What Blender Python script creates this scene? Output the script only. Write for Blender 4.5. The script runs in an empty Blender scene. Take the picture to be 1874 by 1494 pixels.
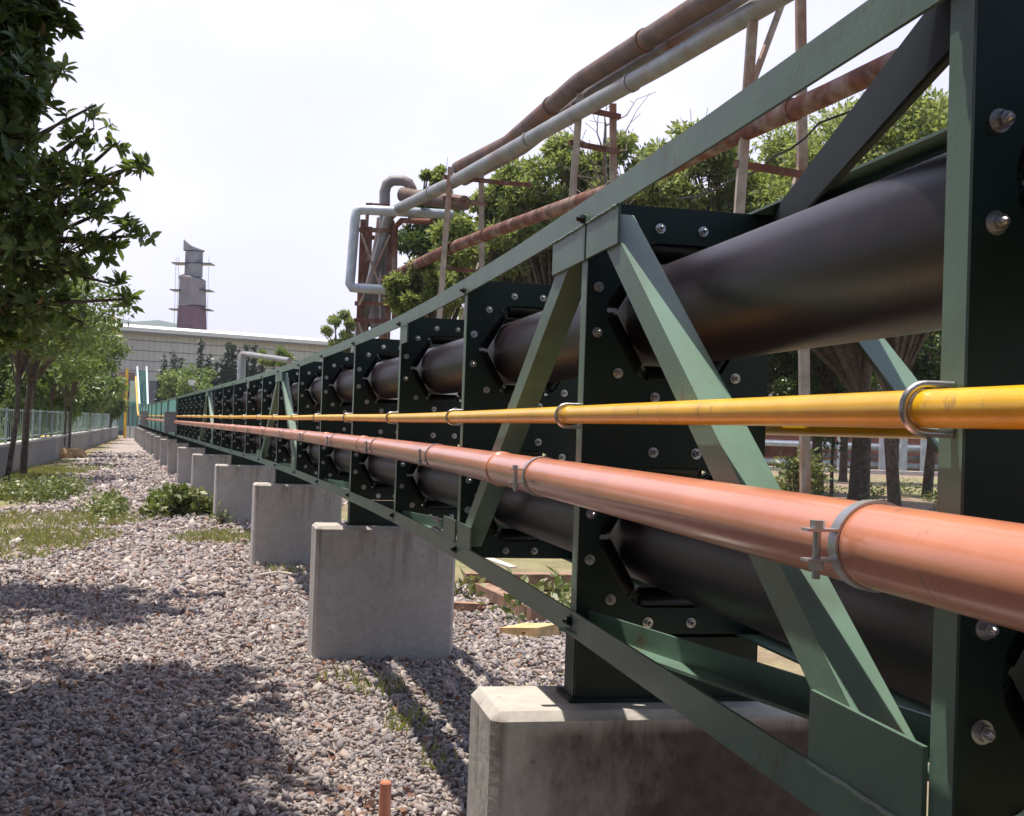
import bpy, bmesh, math, random
import numpy as np
from mathutils import Vector, Matrix, Quaternion

random.seed(7)
rng = np.random.default_rng(11)
S = bpy.context.scene
COL = S.collection
R = math.radians

# ------------------------------------------------------------------ camera
F = 2180.0                       # focal length in photo pixels (1874 wide)
EYE = Vector((0.0, 0.0, 1.5))
PITCH, ROLL = R(1.03), R(2.0)
_fw = Vector((0, math.cos(PITCH), math.sin(PITCH)))
_r0 = Vector((1, 0, 0))
_u0 = Vector((0, -math.sin(PITCH), math.cos(PITCH)))
_ri = _r0*math.cos(ROLL) + _u0*math.sin(ROLL)
_up = -_r0*math.sin(ROLL) + _u0*math.cos(ROLL)
cam = bpy.data.cameras.new('camera')
cam.sensor_width = 36.0
cam.lens = 36.0*F/1874.0
cam.clip_start, cam.clip_end = 0.05, 9000
co = bpy.data.objects.new('camera', cam)
COL.objects.link(co)
m = Matrix((( _ri.x, _up.x, -_fw.x, EYE.x), (_ri.y, _up.y, -_fw.y, EYE.y), (_ri.z, _up.z, -_fw.z, EYE.z), (0, 0, 0, 1)))
co.matrix_world = m
S.camera = co

# ------------------------------------------------------------------ world, sun, exposure
SUNV = Vector((-0.180, 0.070, 1.0)).normalized()
S.view_settings.view_transform = 'Standard'
S.view_settings.look = 'None'
S.view_settings.exposure = 0.45
S.view_settings.gamma = 1.0
w = bpy.data.worlds.new('World'); S.world = w
w.use_nodes = True
nt = w.node_tree; nt.nodes.clear()
out = nt.nodes.new('ShaderNodeOutputWorld')
bg = nt.nodes.new('ShaderNodeBackground')
sky = nt.nodes.new('ShaderNodeTexSky')
sky.sky_type = 'NISHITA'; sky.sun_disc = False
sky.sun_elevation = math.asin(SUNV.z)
sky.sun_rotation = math.atan2(SUNV.x, SUNV.y)
sky.air_density = 1.0; sky.dust_density = 3.0; sky.ozone_density = 1.0
tc = nt.nodes.new('ShaderNodeTexCoord')
mp = nt.nodes.new('ShaderNodeMapping'); mp.inputs['Scale'].default_value = (1.6, 1.0, 3.0); mp.inputs['Rotation'].default_value = (0.3, 0.5, 0.4)
nz = nt.nodes.new('ShaderNodeTexNoise'); nz.inputs['Scale'].default_value = 2.2; nz.inputs['Detail'].default_value = 5; nz.inputs['Roughness'].default_value = 0.45
rp = nt.nodes.new('ShaderNodeValToRGB')
rp.color_ramp.elements[0].position = 0.30; rp.color_ramp.elements[0].color = (0.72, 0.72, 0.72, 1)
rp.color_ramp.elements[1].position = 0.62; rp.color_ramp.elements[1].color = (0.97, 0.97, 0.97, 1)
mx = nt.nodes.new('ShaderNodeMix'); mx.data_type = 'RGBA'
mx.inputs[7].default_value = (6.75, 6.65, 8.4, 1)       # thin bright summer cloud veil, dense low down, open overhead
L = nt.links.new
L(tc.outputs['Generated'], mp.inputs['Vector']); L(mp.outputs['Vector'], nz.inputs['Vector'])
sz_ = nt.nodes.new('ShaderNodeSeparateXYZ'); L(tc.outputs['Generated'], sz_.inputs[0])
ev = nt.nodes.new('ShaderNodeMapRange'); ev.interpolation_type = 'SMOOTHSTEP'
ev.inputs[1].default_value = 0.30; ev.inputs[2].default_value = 0.75; ev.inputs[3].default_value = 1.0; ev.inputs[4].default_value = 0.08
L(sz_.outputs[2], ev.inputs[0])
ml = nt.nodes.new('ShaderNodeMath'); ml.operation = 'MULTIPLY'
dp = nt.nodes.new('ShaderNodeVectorMath'); dp.operation = 'DOT_PRODUCT'; dp.inputs[1].default_value = (-0.5, 0.866, 0.0)
L(tc.outputs['Generated'], dp.inputs[0])
az = nt.nodes.new('ShaderNodeMapRange'); az.interpolation_type = 'SMOOTHSTEP'     # the veil is bright towards the sun, thin behind the viewer
az.inputs[1].default_value = -0.6; az.inputs[2].default_value = 0.35; az.inputs[3].default_value = 0.12; az.inputs[4].default_value = 1.0
L(dp.outputs['Value'], az.inputs[0])
m0 = nt.nodes.new('ShaderNodeMath'); m0.operation = 'MULTIPLY'; L(rp.outputs['Color'], m0.inputs[0]); L(az.outputs[0], m0.inputs[1])
L(nz.outputs['Fac'], rp.inputs['Fac']); L(m0.outputs[0], ml.inputs[0]); L(ev.outputs[0], ml.inputs[1]); L(ml.outputs[0], mx.inputs[0])
L(sky.outputs['Color'], mx.inputs[6]); L(mx.outputs[2], bg.inputs['Color'])
bg.inputs['Strength'].default_value = 0.12
L(bg.outputs['Background'], out.inputs['Surface'])

sl = bpy.data.lights.new('sun', 'SUN'); sl.energy = 5.0; sl.angle = R(0.55); sl.color = (1.0, 0.915, 0.78)
so = bpy.data.objects.new('sun', sl); COL.objects.link(so)
so.rotation_euler = SUNV.to_track_quat('Z', 'Y').to_euler()
so.location = (0, 0, 40)

# ------------------------------------------------------------------ helpers
def U(x, y, Y):
    """world point at depth Y that the lens sees at photo pixel x, y"""
    d = _fw + _ri*((x-937)/F) - _up*((y-747)/F)
    return EYE + d*(Y/d.y)

def G(x, y, z=0.0):
    d = _fw + _ri*((x-937)/F) - _up*((y-747)/F)
    return EYE + d*((z-EYE.z)/d.z)

def tag(o, label=None, cat=None, group=None, kind=None):
    if label: o['label'] = label
    if cat: o['category'] = cat
    if group: o['group'] = group
    if kind: o['kind'] = kind
    return o

def empty(name, loc, label=None, cat=None, group=None, kind=None, rz=0):
    o = bpy.data.objects.new(name, None); COL.objects.link(o)
    o.location = loc; o.rotation_euler = (0, 0, rz); o.empty_display_size = 0.2
    return tag(o, label, cat, group, kind)

def origin(o):
    p = Vector((0, 0, 0))
    while o is not None:
        p += o.location; o = o.parent
    return p

def copy_tree(o, parent=None):
    c = o.copy(); COL.objects.link(c)
    if parent is not None: c.parent = parent
    for ch in list(o.children): copy_tree(ch, c)
    return c

class MB:
    """collects boxes, bars, sweeps in world coordinates; build() links them as ONE mesh object"""
    def __init__(self): self.v = []; self.f = []; self.mi = []; self.m = 0
    def add(self, vs, fs):
        b = len(self.v); self.v += [Vector(p) for p in vs]
        self.f += [tuple(b+i for i in f) for f in fs]; self.mi += [self.m]*len(fs)
    def box(self, c, sx, sy, sz, ax=None, ay=None, az=None):
        c = Vector(c); ax = Vector(ax or (1, 0, 0)); ay = Vector(ay or (0, 1, 0)); az = Vector(az or (0, 0, 1))
        vs = [c+ax*(sx/2*i)+ay*(sy/2*j)+az*(sz/2*k) for k in (-1, 1) for j in (-1, 1) for i in (-1, 1)]
        self.add(vs, [(0, 2, 3, 1), (4, 5, 7, 6), (0, 1, 5, 4), (2, 6, 7, 3), (0, 4, 6, 2), (1, 3, 7, 5)])
    def sweep(self, prof, pts, n1s, n2s, caps=True, closed=False):
        n = len(prof); vs = []
        for p, a, b in zip(pts, n1s, n2s):
            p, a, b = Vector(p), Vector(a), Vector(b)
            vs += [p+a*u+b*v for u, v in prof]
        fs = []; K = len(pts)
        for k in range(K if closed else K-1):
            k2 = (k+1) % K
            for i in range(n):
                j = (i+1) % n
                fs.append((k*n+i, k*n+j, k2*n+j, k2*n+i))
        if caps and not closed:
            fs.append(tuple(range(n))[::-1]); fs.append(tuple((K-1)*n+i for i in range(n)))
        self.add(vs, fs)
    def bar(self, p0, p1, prof, up=(0, 0, 1)):
        p0, p1 = Vector(p0), Vector(p1); d = (p1-p0).normalized()
        a = d.cross(Vector(up))
        if a.length < 1e-4: a = d.cross(Vector((1, 0, 0)))
        a.normalize(); b = a.cross(d).normalized()
        self.sweep(prof, [p0, p1], [a, a], [b, b])
    def beam(self, p0, p1, wd, ht, up=(0, 0, 1)):
        self.bar(p0, p1, [(-wd/2, -ht/2), (wd/2, -ht/2), (wd/2, ht/2), (-wd/2, ht/2)], up)
    def angle(self, p0, p1, n1, n2, leg=0.06, t=0.006, leg2=None):
        l2 = leg2 or leg
        pr = [(0, 0), (leg, 0), (leg, t), (t, t), (t, l2), (0, l2)]
        self.sweep(pr, [p0, p1], [n1, n1], [n2, n2])
    def tube(self, pts, r, n=12, caps=True, rad=None):
        pts = [Vector(p) for p in pts]
        prof = [(math.cos(2*math.pi*i/n), math.sin(2*math.pi*i/n)) for i in range(n)]
        n1s, n2s, prev = [], [], None
        for i, p in enumerate(pts):
            d = ((pts[min(i+1, len(pts)-1)]-p).normalized() + (p-pts[max(i-1, 0)]).normalized()).normalized()
            if prev is None:
                a = d.cross(Vector((0, 0, 1)))
                if a.length < 1e-3: a = d.cross(Vector((0, 1, 0)))
            else:
                a = prev - d*prev.dot(d)
            a.normalize(); prev = a; b = d.cross(a).normalized()
            rr = rad[i] if rad else r
            n1s.append(a*rr); n2s.append(b*rr)
        self.sweep(prof, pts, n1s, n2s, caps)
    def cyl(self, c, axis, r, h, n=16):
        c = Vector(c); a = Vector(axis).normalized()
        self.tube([c-a*h/2, c+a*h/2], r, n)
    def ring(self, c, axis, r, wd, t, n=24):
        a = Vector(axis).normalized(); p = a.cross(Vector((0, 0, 1)))
        if p.length < 1e-3: p = Vector((1, 0, 0))
        p.normalize(); q = a.cross(p)
        pts, n1s, n2s = [], [], []
        for i in range(n):
            d = p*math.cos(2*math.pi*i/n)+q*math.sin(2*math.pi*i/n)
            pts.append(Vector(c)+d*r); n1s.append(d); n2s.append(a)
        self.sweep([(0, -wd/2), (t, -wd/2), (t, wd/2), (0, wd/2)], pts, n1s, n2s, closed=True)
    def build(self, name, mat, parent=None, smooth=False, loc=None, angle=40):
        o0 = Vector(loc) if loc is not None else (origin(parent) if parent is not None else Vector((0, 0, 0)))
        me = bpy.data.meshes.new(name)
        me.from_pydata([tuple(p-o0) for p in self.v], [], self.f)
        mats = mat if isinstance(mat, (list, tuple)) else [mat]
        for mm in mats: me.materials.append(mm)
        if len(mats) > 1: me.polygons.foreach_set('material_index', self.mi)
        bm = bmesh.new(); bm.from_mesh(me); bmesh.ops.recalc_face_normals(bm, faces=bm.faces); bm.to_mesh(me); bm.free()
        if smooth:
            me.polygons.foreach_set('use_smooth', [True]*len(me.polygons))
            me.set_sharp_from_angle(angle=R(angle))
        me.update()
        o = bpy.data.objects.new(name, me); COL.objects.link(o)
        if parent is not None: o.parent = parent
        if loc is not None:
            o.location = Vector(loc) - (origin(parent) if parent is not None else Vector((0, 0, 0)))
        return o

def np_mesh(name, V, Fc, mat, parent=None, rnd=None, smooth=False):
    me = bpy.data.meshes.new(name)
    n, k = Fc.shape
    me.vertices.add(len(V)); me.loops.add(n*k); me.polygons.add(n)
    o0 = np.array(origin(parent)) if parent is not None else np.zeros(3)
    me.vertices.foreach_set('co', (V-o0).astype(np.float32).ravel())
    me.loops.foreach_set('vertex_index', Fc.astype(np.int32).ravel())
    me.polygons.foreach_set('loop_start', np.arange(0, n*k, k, dtype=np.int32))
    me.polygons.foreach_set('loop_total', np.full(n, k, dtype=np.int32))
    if rnd is not None:
        a = me.attributes.new('rnd', 'FLOAT', 'POINT'); a.data.foreach_set('value', rnd.astype(np.float32))
    if smooth: me.polygons.foreach_set('use_smooth', np.ones(n, dtype=bool))
    me.materials.append(mat); me.update(calc_edges=True)
    o = bpy.data.objects.new(name, me); COL.objects.link(o)
    if parent is not None: o.parent = parent
    return o

# ------------------------------------------------------------------ materials
def nodes(name):
    mt = bpy.data.materials.new(name); mt.use_nodes = True
    t = mt.node_tree; t.nodes.clear()
    o = t.nodes.new('ShaderNodeOutputMaterial'); b = t.nodes.new('ShaderNodeBsdfPrincipled')
    t.links.new(b.outputs[0], o.inputs[0])
    return mt, t, b, o

def ramp(t, fac, stops):
    r = t.nodes.new('ShaderNodeValToRGB'); e = r.color_ramp.elements
    while len(e) < len(stops): e.new(0.5)
    for el, (p, c) in zip(e, stops):
        el.position = p; el.color = (c[0], c[1], c[2], 1)
    t.links.new(fac, r.inputs['Fac']); return r.outputs['Color']

def noise(t, scale, detail=4, rough=0.55, vec=None, stretch=None, pos=False):
    n = t.nodes.new('ShaderNodeTexNoise'); n.inputs['Scale'].default_value = scale
    n.inputs['Detail'].default_value = detail; n.inputs['Roughness'].default_value = rough
    if vec is None:
        if pos: vec = t.nodes.new('ShaderNodeNewGeometry').outputs['Position']
        else: vec = t.nodes.new('ShaderNodeTexCoord').outputs['Object']
    if stretch:
        mpp = t.nodes.new('ShaderNodeMapping'); mpp.inputs['Scale'].default_value = stretch
        t.links.new(vec, mpp.inputs['Vector']); vec = mpp.outputs['Vector']
    t.links.new(vec, n.inputs['Vector']); return n.outputs['Fac']

def mixc(t, fac, a, b, mode='MIX'):
    n = t.nodes.new('ShaderNodeMix'); n.data_type = 'RGBA'; n.blend_type = mode
    for s, v in ((0, fac), (6, a), (7, b)):
        if isinstance(v, (int, float)): n.inputs[s].default_value = v
        elif isinstance(v, tuple): n.inputs[s].default_value = (v[0], v[1], v[2], 1)
        else: t.links.new(v, n.inputs[s])
    return n.outputs[2]

def bump(t, b, h, strength=0.2, dist=0.01):
    n = t.nodes.new('ShaderNodeBump'); n.inputs['Strength'].default_value = strength; n.inputs['Distance'].default_value = dist
    t.links.new(h, n.inputs['Height']); t.links.new(n.outputs[0], b.inputs['Normal'])

def mat(name, c, rough=0.5, metal=0.0, var=0.12, scale=6, fine=60, bmp=0.05, dirt=None, dirt_amt=0.5, dirt_scale=3, stretch=None, spec=0.5, coat=0, specks=None):
    mt, t, b, o = nodes(name)
    n1 = noise(t, scale, 5, 0.6, pos=True)
    lo = tuple(max(0, x*(1-var*1.6)) for x in c); hi = tuple(min(1, x*(1+var*1.6)) for x in c)
    colr = ramp(t, n1, [(0.3, lo), (0.7, hi)])
    if dirt:
        n2 = noise(t, dirt_scale, 6, 0.65, stretch=stretch, pos=True)
        f = ramp(t, n2, [(0.5-0.02, (0, 0, 0)), (0.68, (dirt_amt,)*3)])
        colr = mixc(t, f, colr, dirt)
    if specks:     # small chips and rust runs
        n3 = noise(t, 38, 4, 0.7, stretch=(1, 1, 0.45), pos=True); n4 = noise(t, 2.3, 3, 0.6, pos=True)
        mz = t.nodes.new('ShaderNodeMath'); mz.operation = 'MULTIPLY'; t.links.new(n3, mz.inputs[0]); t.links.new(n4, mz.inputs[1])
        colr = mixc(t, ramp(t, mz.outputs[0], [(0.36, (0, 0, 0)), (0.42, (0.75,)*3)]), colr, specks)
    t.links.new(colr, b.inputs['Base Color'])
    b.inputs['Roughness'].default_value = rough; b.inputs['Metallic'].default_value = metal
    b.inputs['Specular IOR Level'].default_value = spec
    if coat: b.inputs['Coat Weight'].default_value = coat; b.inputs['Coat Roughness'].default_value = 0.12
    if bmp:
        bump(t, b, noise(t, fine, 3, 0.6, pos=True), bmp, 0.004)
    return mt

M = {}
M['paint'] = mat('green_paint', (0.115, 0.195, 0.152), 0.36, 0, 0.10, 3, 90, 0.10, dirt=(0.085, 0.105, 0.085), dirt_amt=0.55, dirt_scale=5, specks=(0.12, 0.075, 0.045))
M['plate'] = mat('shaded_green_paint', (0.009, 0.023, 0.020), 0.42, 0, 0.18, 4, 60, 0.08, dirt=(0.018, 0.020, 0.018), dirt_amt=0.5, dirt_scale=6, spec=0.28)  # same green as the truss, darkened so inner shade sits in the colour
M['brace'] = mat('brace_shade_paint', (0.010, 0.018, 0.018), 0.6, 0, 0.15, 4, 60, 0.05, spec=0.12)  # top bracing nearly blacked out, its underside shade put into the colour
M['fencepaint'] = mat('pale_fence_paint', (0.33, 0.42, 0.41), 0.5, 0, 0.12)
M['teal'] = mat('teal_paint', (0.13, 0.36, 0.33), 0.5, 0, 0.12)
M['belt'] = mat('black_rubber', (0.011, 0.0065, 0.012), 0.42, 0, 0.2, 5, 40, 0.04, dirt=(0.030, 0.021, 0.028), dirt_amt=0.5, dirt_scale=2.5, spec=0.42, specks=(0.055, 0.048, 0.05))
M['roller'] = mat('black_roller', (0.008, 0.008, 0.009), 0.3, 0, 0.2)
M['zinc'] = mat('zinc_steel', (0.50, 0.50, 0.53), 0.33, 0.9, 0.12, 30)
M['steel'] = mat('galvanised_steel', (0.45, 0.46, 0.48), 0.38, 0.8, 0.15, 12)
M['orange'] = mat('orange_paint', (0.62, 0.235, 0.135), 0.32, 0, 0.07, 5, 70, 0.04, dirt=(0.42, 0.17, 0.12), dirt_amt=0.5, dirt_scale=7, coat=0.6, specks=(0.36, 0.17, 0.12))
M['yellow'] = mat('yellow_paint', (0.82, 0.47, 0.012), 0.3, 0, 0.06, 8, 50, 0.12, dirt=(0.55, 0.27, 0.03), dirt_amt=0.4, dirt_scale=9, coat=0.2, specks=(0.42, 0.22, 0.05))
M['rust'] = mat('rusty_steel', (0.13, 0.045, 0.03), 0.8, 0, 0.35, 5, 40, 0.3, dirt=(0.30, 0.25, 0.22), dirt_amt=0.8, dirt_scale=2.2)
M['rustpost'] = mat('peeling_post_paint', (0.36, 0.31, 0.27), 0.75, 0, 0.2, 6, 40, 0.3, dirt=(0.27, 0.085, 0.035), dirt_amt=0.95, dirt_scale=1.7, stretch=(1, 1, 0.35))
M['lagging'] = mat('weathered_lagging', (0.20, 0.19, 0.20), 0.6, 0.1, 0.2, 3, 30, 0.2, dirt=(0.22, 0.10, 0.06), dirt_amt=0.8, dirt_scale=1.6)
M['lagging2'] = mat('grey_cladding', (0.25, 0.265, 0.28), 0.5, 0.2, 0.15, 3, 30, 0.15, dirt=(0.22, 0.13, 0.10), dirt_amt=0.5, dirt_scale=1.4)
M['rustpipe'] = mat('rusty_lagging', (0.105, 0.072, 0.065), 0.7, 0, 0.3, 3, 30, 0.3, dirt=(0.20, 0.078, 0.042), dirt_amt=0.8, dirt_scale=1.8)
M['silver'] = mat('silver_cladding', (0.42, 0.46, 0.52), 0.45, 0.3, 0.12, 4, 20, 0.1)
M['grey'] = mat('grey_paint', (0.22, 0.22, 0.24), 0.5, 0, 0.1)
M['white'] = mat('white_sheet', (0.75, 0.75, 0.74), 0.6, 0, 0.05)
M['trunk'] = mat('bark', (0.085, 0.06, 0.045), 0.9, 0, 0.4, 12, 40, 0.5, dirt=(0.16, 0.14, 0.11), dirt_amt=0.6, dirt_scale=8)
M['deadwood'] = mat('dead_wood', (0.20, 0.17, 0.15), 0.9, 0, 0.25, 12, 40, 0.5)
M['timber'] = mat('old_timber', (0.26, 0.155, 0.11), 0.85, 0, 0.3, 8, 50, 0.5, dirt=(0.36, 0.28, 0.22), dirt_amt=0.6, dirt_scale=6, stretch=(1, 6, 6))
M['cutwood'] = mat('fresh_cut_wood', (0.58, 0.40, 0.20), 0.8, 0, 0.2, 10, 40, 0.4)
M['dirtywhite'] = mat('pale_cloth', (0.62, 0.58, 0.52), 0.9, 0, 0.15)

def concrete(name, base, stain=True, heavy=False):
    mt, t, b, o = nodes(name)
    n1 = noise(t, 2.5, 6, 0.65); n2 = noise(t, 22, 4, 0.6)
    c = ramp(t, n1, [(0.3, tuple(x*0.80 for x in base)), (0.7, tuple(x*1.1 for x in base))])
    c = mixc(t, 0.35, c, ramp(t, n2, [(0.35, tuple(x*0.72 for x in base)), (0.65, tuple(x*1.15 for x in base))]))
    if stain:
        v = t.nodes.new('ShaderNodeTexVoronoi'); v.inputs['Scale'].default_value = 16
        t.links.new(t.nodes.new('ShaderNodeTexCoord').outputs['Object'], v.inputs['Vector'])
        c = mixc(t, ramp(t, v.outputs['Distance'], [(0.05, (0.75,)*3), (0.12, (0, 0, 0))]), c, tuple(x*0.38 for x in base))
        # run-down stains from the top edge
        s1 = noise(t, 9, 5, 0.7, stretch=(1, 1, 0.10))
        z = t.nodes.new('ShaderNodeSeparateXYZ'); t.links.new(t.nodes.new('ShaderNodeTexCoord').outputs['Object'], z.inputs[0])
        zm = t.nodes.new('ShaderNodeMapRange'); zm.inputs[1].default_value = 0.45; zm.inputs[2].default_value = 0.85; t.links.new(z.outputs[2], zm.inputs[0])
        mm = t.nodes.new('ShaderNodeMath'); mm.operation = 'MULTIPLY'
        rs = t.nodes.new('ShaderNodeMapRange'); rs.inputs[1].default_value = 0.52; rs.inputs[2].default_value = 0.72; t.links.new(s1, rs.inputs[0])
        t.links.new(rs.outputs[0], mm.inputs[0]); t.links.new(zm.outputs[0], mm.inputs[1])
        zt_ = t.nodes.new('ShaderNodeMapRange'); zt_.inputs[1].default_value = 0.852; zt_.inputs[2].default_value = 0.83; t.links.new(z.outputs[2], zt_.inputs[0])
        m2 = t.nodes.new('ShaderNodeMath'); m2.operation = 'MULTIPLY'; t.links.new(mm.outputs[0], m2.inputs[0]); t.links.new(zt_.outputs[0], m2.inputs[1])
        c = mixc(t, m2.outputs[0], c, (0.10, 0.065, 0.05))
    if heavy:      # brown stain and shade painted on the broad face, pale patches near the corner
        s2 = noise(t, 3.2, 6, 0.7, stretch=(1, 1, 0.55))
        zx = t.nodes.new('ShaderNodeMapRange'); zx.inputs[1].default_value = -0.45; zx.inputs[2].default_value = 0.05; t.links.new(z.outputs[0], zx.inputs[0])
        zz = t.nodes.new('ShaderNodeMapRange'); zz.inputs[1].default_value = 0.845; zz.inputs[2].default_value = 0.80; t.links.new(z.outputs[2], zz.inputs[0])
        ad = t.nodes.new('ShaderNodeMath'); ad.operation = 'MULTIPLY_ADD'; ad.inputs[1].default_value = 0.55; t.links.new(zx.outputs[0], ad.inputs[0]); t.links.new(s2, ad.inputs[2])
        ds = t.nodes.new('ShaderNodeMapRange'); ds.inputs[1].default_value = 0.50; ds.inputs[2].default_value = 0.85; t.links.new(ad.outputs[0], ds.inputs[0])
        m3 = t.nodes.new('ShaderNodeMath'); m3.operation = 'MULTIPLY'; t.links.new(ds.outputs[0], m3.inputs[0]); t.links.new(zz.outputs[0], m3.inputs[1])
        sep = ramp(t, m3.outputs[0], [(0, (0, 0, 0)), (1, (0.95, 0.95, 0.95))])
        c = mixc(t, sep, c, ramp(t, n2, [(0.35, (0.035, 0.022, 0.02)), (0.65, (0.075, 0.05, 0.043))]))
    t.links.new(c, b.inputs['Base Color']); b.inputs['Roughness'].default_value = 0.85
    bump(t, b, n2, 0.35, 0.01)
    return mt
M['concrete_stain_shade'] = concrete('stain_shade_concrete', (0.47, 0.445, 0.42), True, True)
M['concrete'] = concrete('cast_concrete', (0.43, 0.405, 0.385))
M['wallconc'] = concrete('old_wall_concrete', (0.26, 0.25, 0.26), False)

def leafmat(name, stops, trans=0.35, rough=0.45, tcol=None):
    mt, t, b, o = nodes(name)
    a = t.nodes.new('ShaderNodeAttribute'); a.attribute_name = 'rnd'
    c = ramp(t, a.outputs['Fac'], stops)
    t.links.new(c, b.inputs['Base Color']); b.inputs['Roughness'].default_value = rough
    tr = t.nodes.new('ShaderNodeBsdfTranslucent')
    t.links.new(mixc(t, 0.5, c, tcol or (0.25, 0.35, 0.03)), tr.inputs['Color'])
    ms = t.nodes.new('ShaderNodeMixShader'); ms.inputs[0].default_value = trans
    t.links.new(b.outputs[0], ms.inputs[1]); t.links.new(tr.outputs[0], ms.inputs[2]); t.links.new(ms.outputs[0], o.inputs[0])
    return mt
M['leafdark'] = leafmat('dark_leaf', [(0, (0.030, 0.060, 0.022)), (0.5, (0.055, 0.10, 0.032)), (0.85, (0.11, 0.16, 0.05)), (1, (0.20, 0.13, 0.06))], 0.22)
M['leafmid'] = leafmat('mid_leaf', [(0, (0.06, 0.10, 0.032)), (0.5, (0.13, 0.19, 0.06)), (0.9, (0.24, 0.29, 0.10)), (1, (0.28, 0.2, 0.08))], 0.35)
M['leafnear'] = leafmat('near_leaf', [(0, (0.04, 0.072, 0.024)), (0.45, (0.095, 0.145, 0.042)), (0.85, (0.22, 0.26, 0.085)), (1, (0.30, 0.17, 0.08))], 0.42)
M['leafbg'] = leafmat('sunlit_tree_leaf', [(0, (0.06, 0.10, 0.03)), (0.35, (0.17, 0.22, 0.075)), (0.9, (0.36, 0.40, 0.17)), (1, (0.36, 0.27, 0.12))], 0.52, tcol=(0.42, 0.50, 0.10))
M['leaflight'] = leafmat('light_leaf', [(0, (0.09, 0.14, 0.04)), (0.5, (0.16, 0.23, 0.06)), (1, (0.27, 0.33, 0.10))], 0.35)
M['leafconifer'] = leafmat('conifer_leaf', [(0, (0.016, 0.034, 0.022)), (1, (0.05, 0.075, 0.045))], 0.1)
M['weed'] = leafmat('weed_leaf', [(0, (0.06, 0.09, 0.032)), (0.6, (0.15, 0.18, 0.065)), (1, (0.34, 0.29, 0.12))], 0.25)
M['grass'] = leafmat('grass_blade', [(0, (0.13, 0.17, 0.05)), (0.5, (0.28, 0.29, 0.095)), (1, (0.50, 0.41, 0.19))], 0.3)
M['litter'] = leafmat('dry_leaf', [(0, (0.10, 0.05, 0.04)), (0.5, (0.22, 0.115, 0.08)), (1, (0.38, 0.26, 0.17))], 0.1, 0.8, (0.3, 0.12, 0.05))

def stonemat():
    mt, t, b, o = nodes('crushed_stone')
    a = t.nodes.new('ShaderNodeAttribute'); a.attribute_name = 'rnd'
    c = ramp(t, a.outputs['Fac'], [(0, (0.10, 0.085, 0.10)), (0.3, (0.21, 0.19, 0.21)), (0.52, (0.31, 0.28, 0.29)), (0.66, (0.31, 0.23, 0.20)), (0.75, (0.22, 0.12, 0.10)), (0.86, (0.42, 0.36, 0.31)), (1, (0.58, 0.54, 0.51))])
    c = mixc(t, 0.4, c, ramp(t, noise(t, 90, 3, 0.6, pos=True), [(0.3, (0.17, 0.15, 0.155)), (0.7, (0.47, 0.42, 0.41))]))
    t.links.new(c, b.inputs['Base Color']); b.inputs['Roughness'].default_value = 0.85
    return mt
M['stone'] = stonemat()
# ================================================================== the pipe conveyor
_Y = [-1.894, -0.312]+[1.27+1.582*k for k in range(12)]
_X = [1.05, 0.772, 0.478, 0.1635, -0.186, -0.577, -1.018, -1.474, -1.936, -2.426, -2.93, -3.458, -4.0, -4.54]
while len(_Y) < 50:
    _Y.append(_Y[-1]+1.53); _X.append(_X[-1]-0.337*1.53)
KMAX = 47
def CP(k):
    """point on the conveyor's left face line at frame number k"""
    k = max(-2.0, min(float(KMAX), k)); i = int(math.floor(k)); i = min(i, KMAX-1); t = k-i; j = i+2
    g = lambda n: Vector((_X[max(0, min(len(_X)-1, n))], _Y[max(0, min(len(_Y)-1, n))], 0)) if n >= 0 else Vector((2*_X[0]-_X[1], 2*_Y[0]-_Y[1], 0))
    a, b, c, d = g(j-1), g(j), g(j+1), g(j+2)
    return 0.5*((2*b)+(c-a)*t+(2*a-5*b+4*c-d)*t*t+(3*b-a-3*c+d)*t*t*t)
def TR(k):
    d = (CP(k+0.05)-CP(k-0.05)); d.z = 0; d.normalize()
    return d, Vector((d.y, -d.x, 0))
ZV = Vector((0, 0, 1))
def FP(k, u=0.0, z=0.0, v=0.0):
    T, Rr = TR(k)
    return CP(k)+Rr*u+T*v+ZV*z
W = 0.483
ZB, ZT = 1.01, 2.06
ZU, ZL = 1.795, 1.25          # axes of the carrying and the return belt tube
conv = empty('pipe_conveyor', FP(0, W/2, 0), 'long dark green pipe conveyor truss with black tubular belts running into the distance', 'conveyor')

KS = [k*0.5 for k in range(-4, 2*KMAX+1)]
def chord(name, u, sgn, z, up):
    b = MB(); l, t = 0.06, 0.006
    b.sweep([(0, 0), (l, 0), (l, t), (t, t), (t, l), (0, l)], [FP(k, u, z) for k in KS], [TR(k)[1]*sgn for k in KS], [ZV*up]*len(KS))
    return b.build(name, M['paint'], conv)
chord('top_chord', 0, 1, ZT, -1); chord('top_chord', W, -1, ZT, -1)
chord('bottom_chord', 0, 1, ZB, 1); chord('bottom_chord', W, -1, ZB, 1)

def belt(z):
    b = MB(); b.tube([FP(k*0.5, W/2, z) for k in range(-4, 2*KMAX+1)], 0.125, 40)
    return b.build('tubular_belt', M['belt'], conv, True)
belt(ZU); belt(ZL)

def hexbolt(b, c, ax, r=0.011, h=0.010):
    """washer, nut and rounded stud end"""
    ax = Vector(ax)
    b.cyl(c+ax*0.0015, ax, r*1.45, 0.003, 14)
    b.tube([c+ax*0.003, c+ax*(0.003+h)], r, 6)
    b.tube([c+ax*(0.003+h), c+ax*(0.009+h), c+ax*(0.012+h)], r*0.6, 10, rad=[r*0.6, r*0.55, r*0.25])

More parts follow.
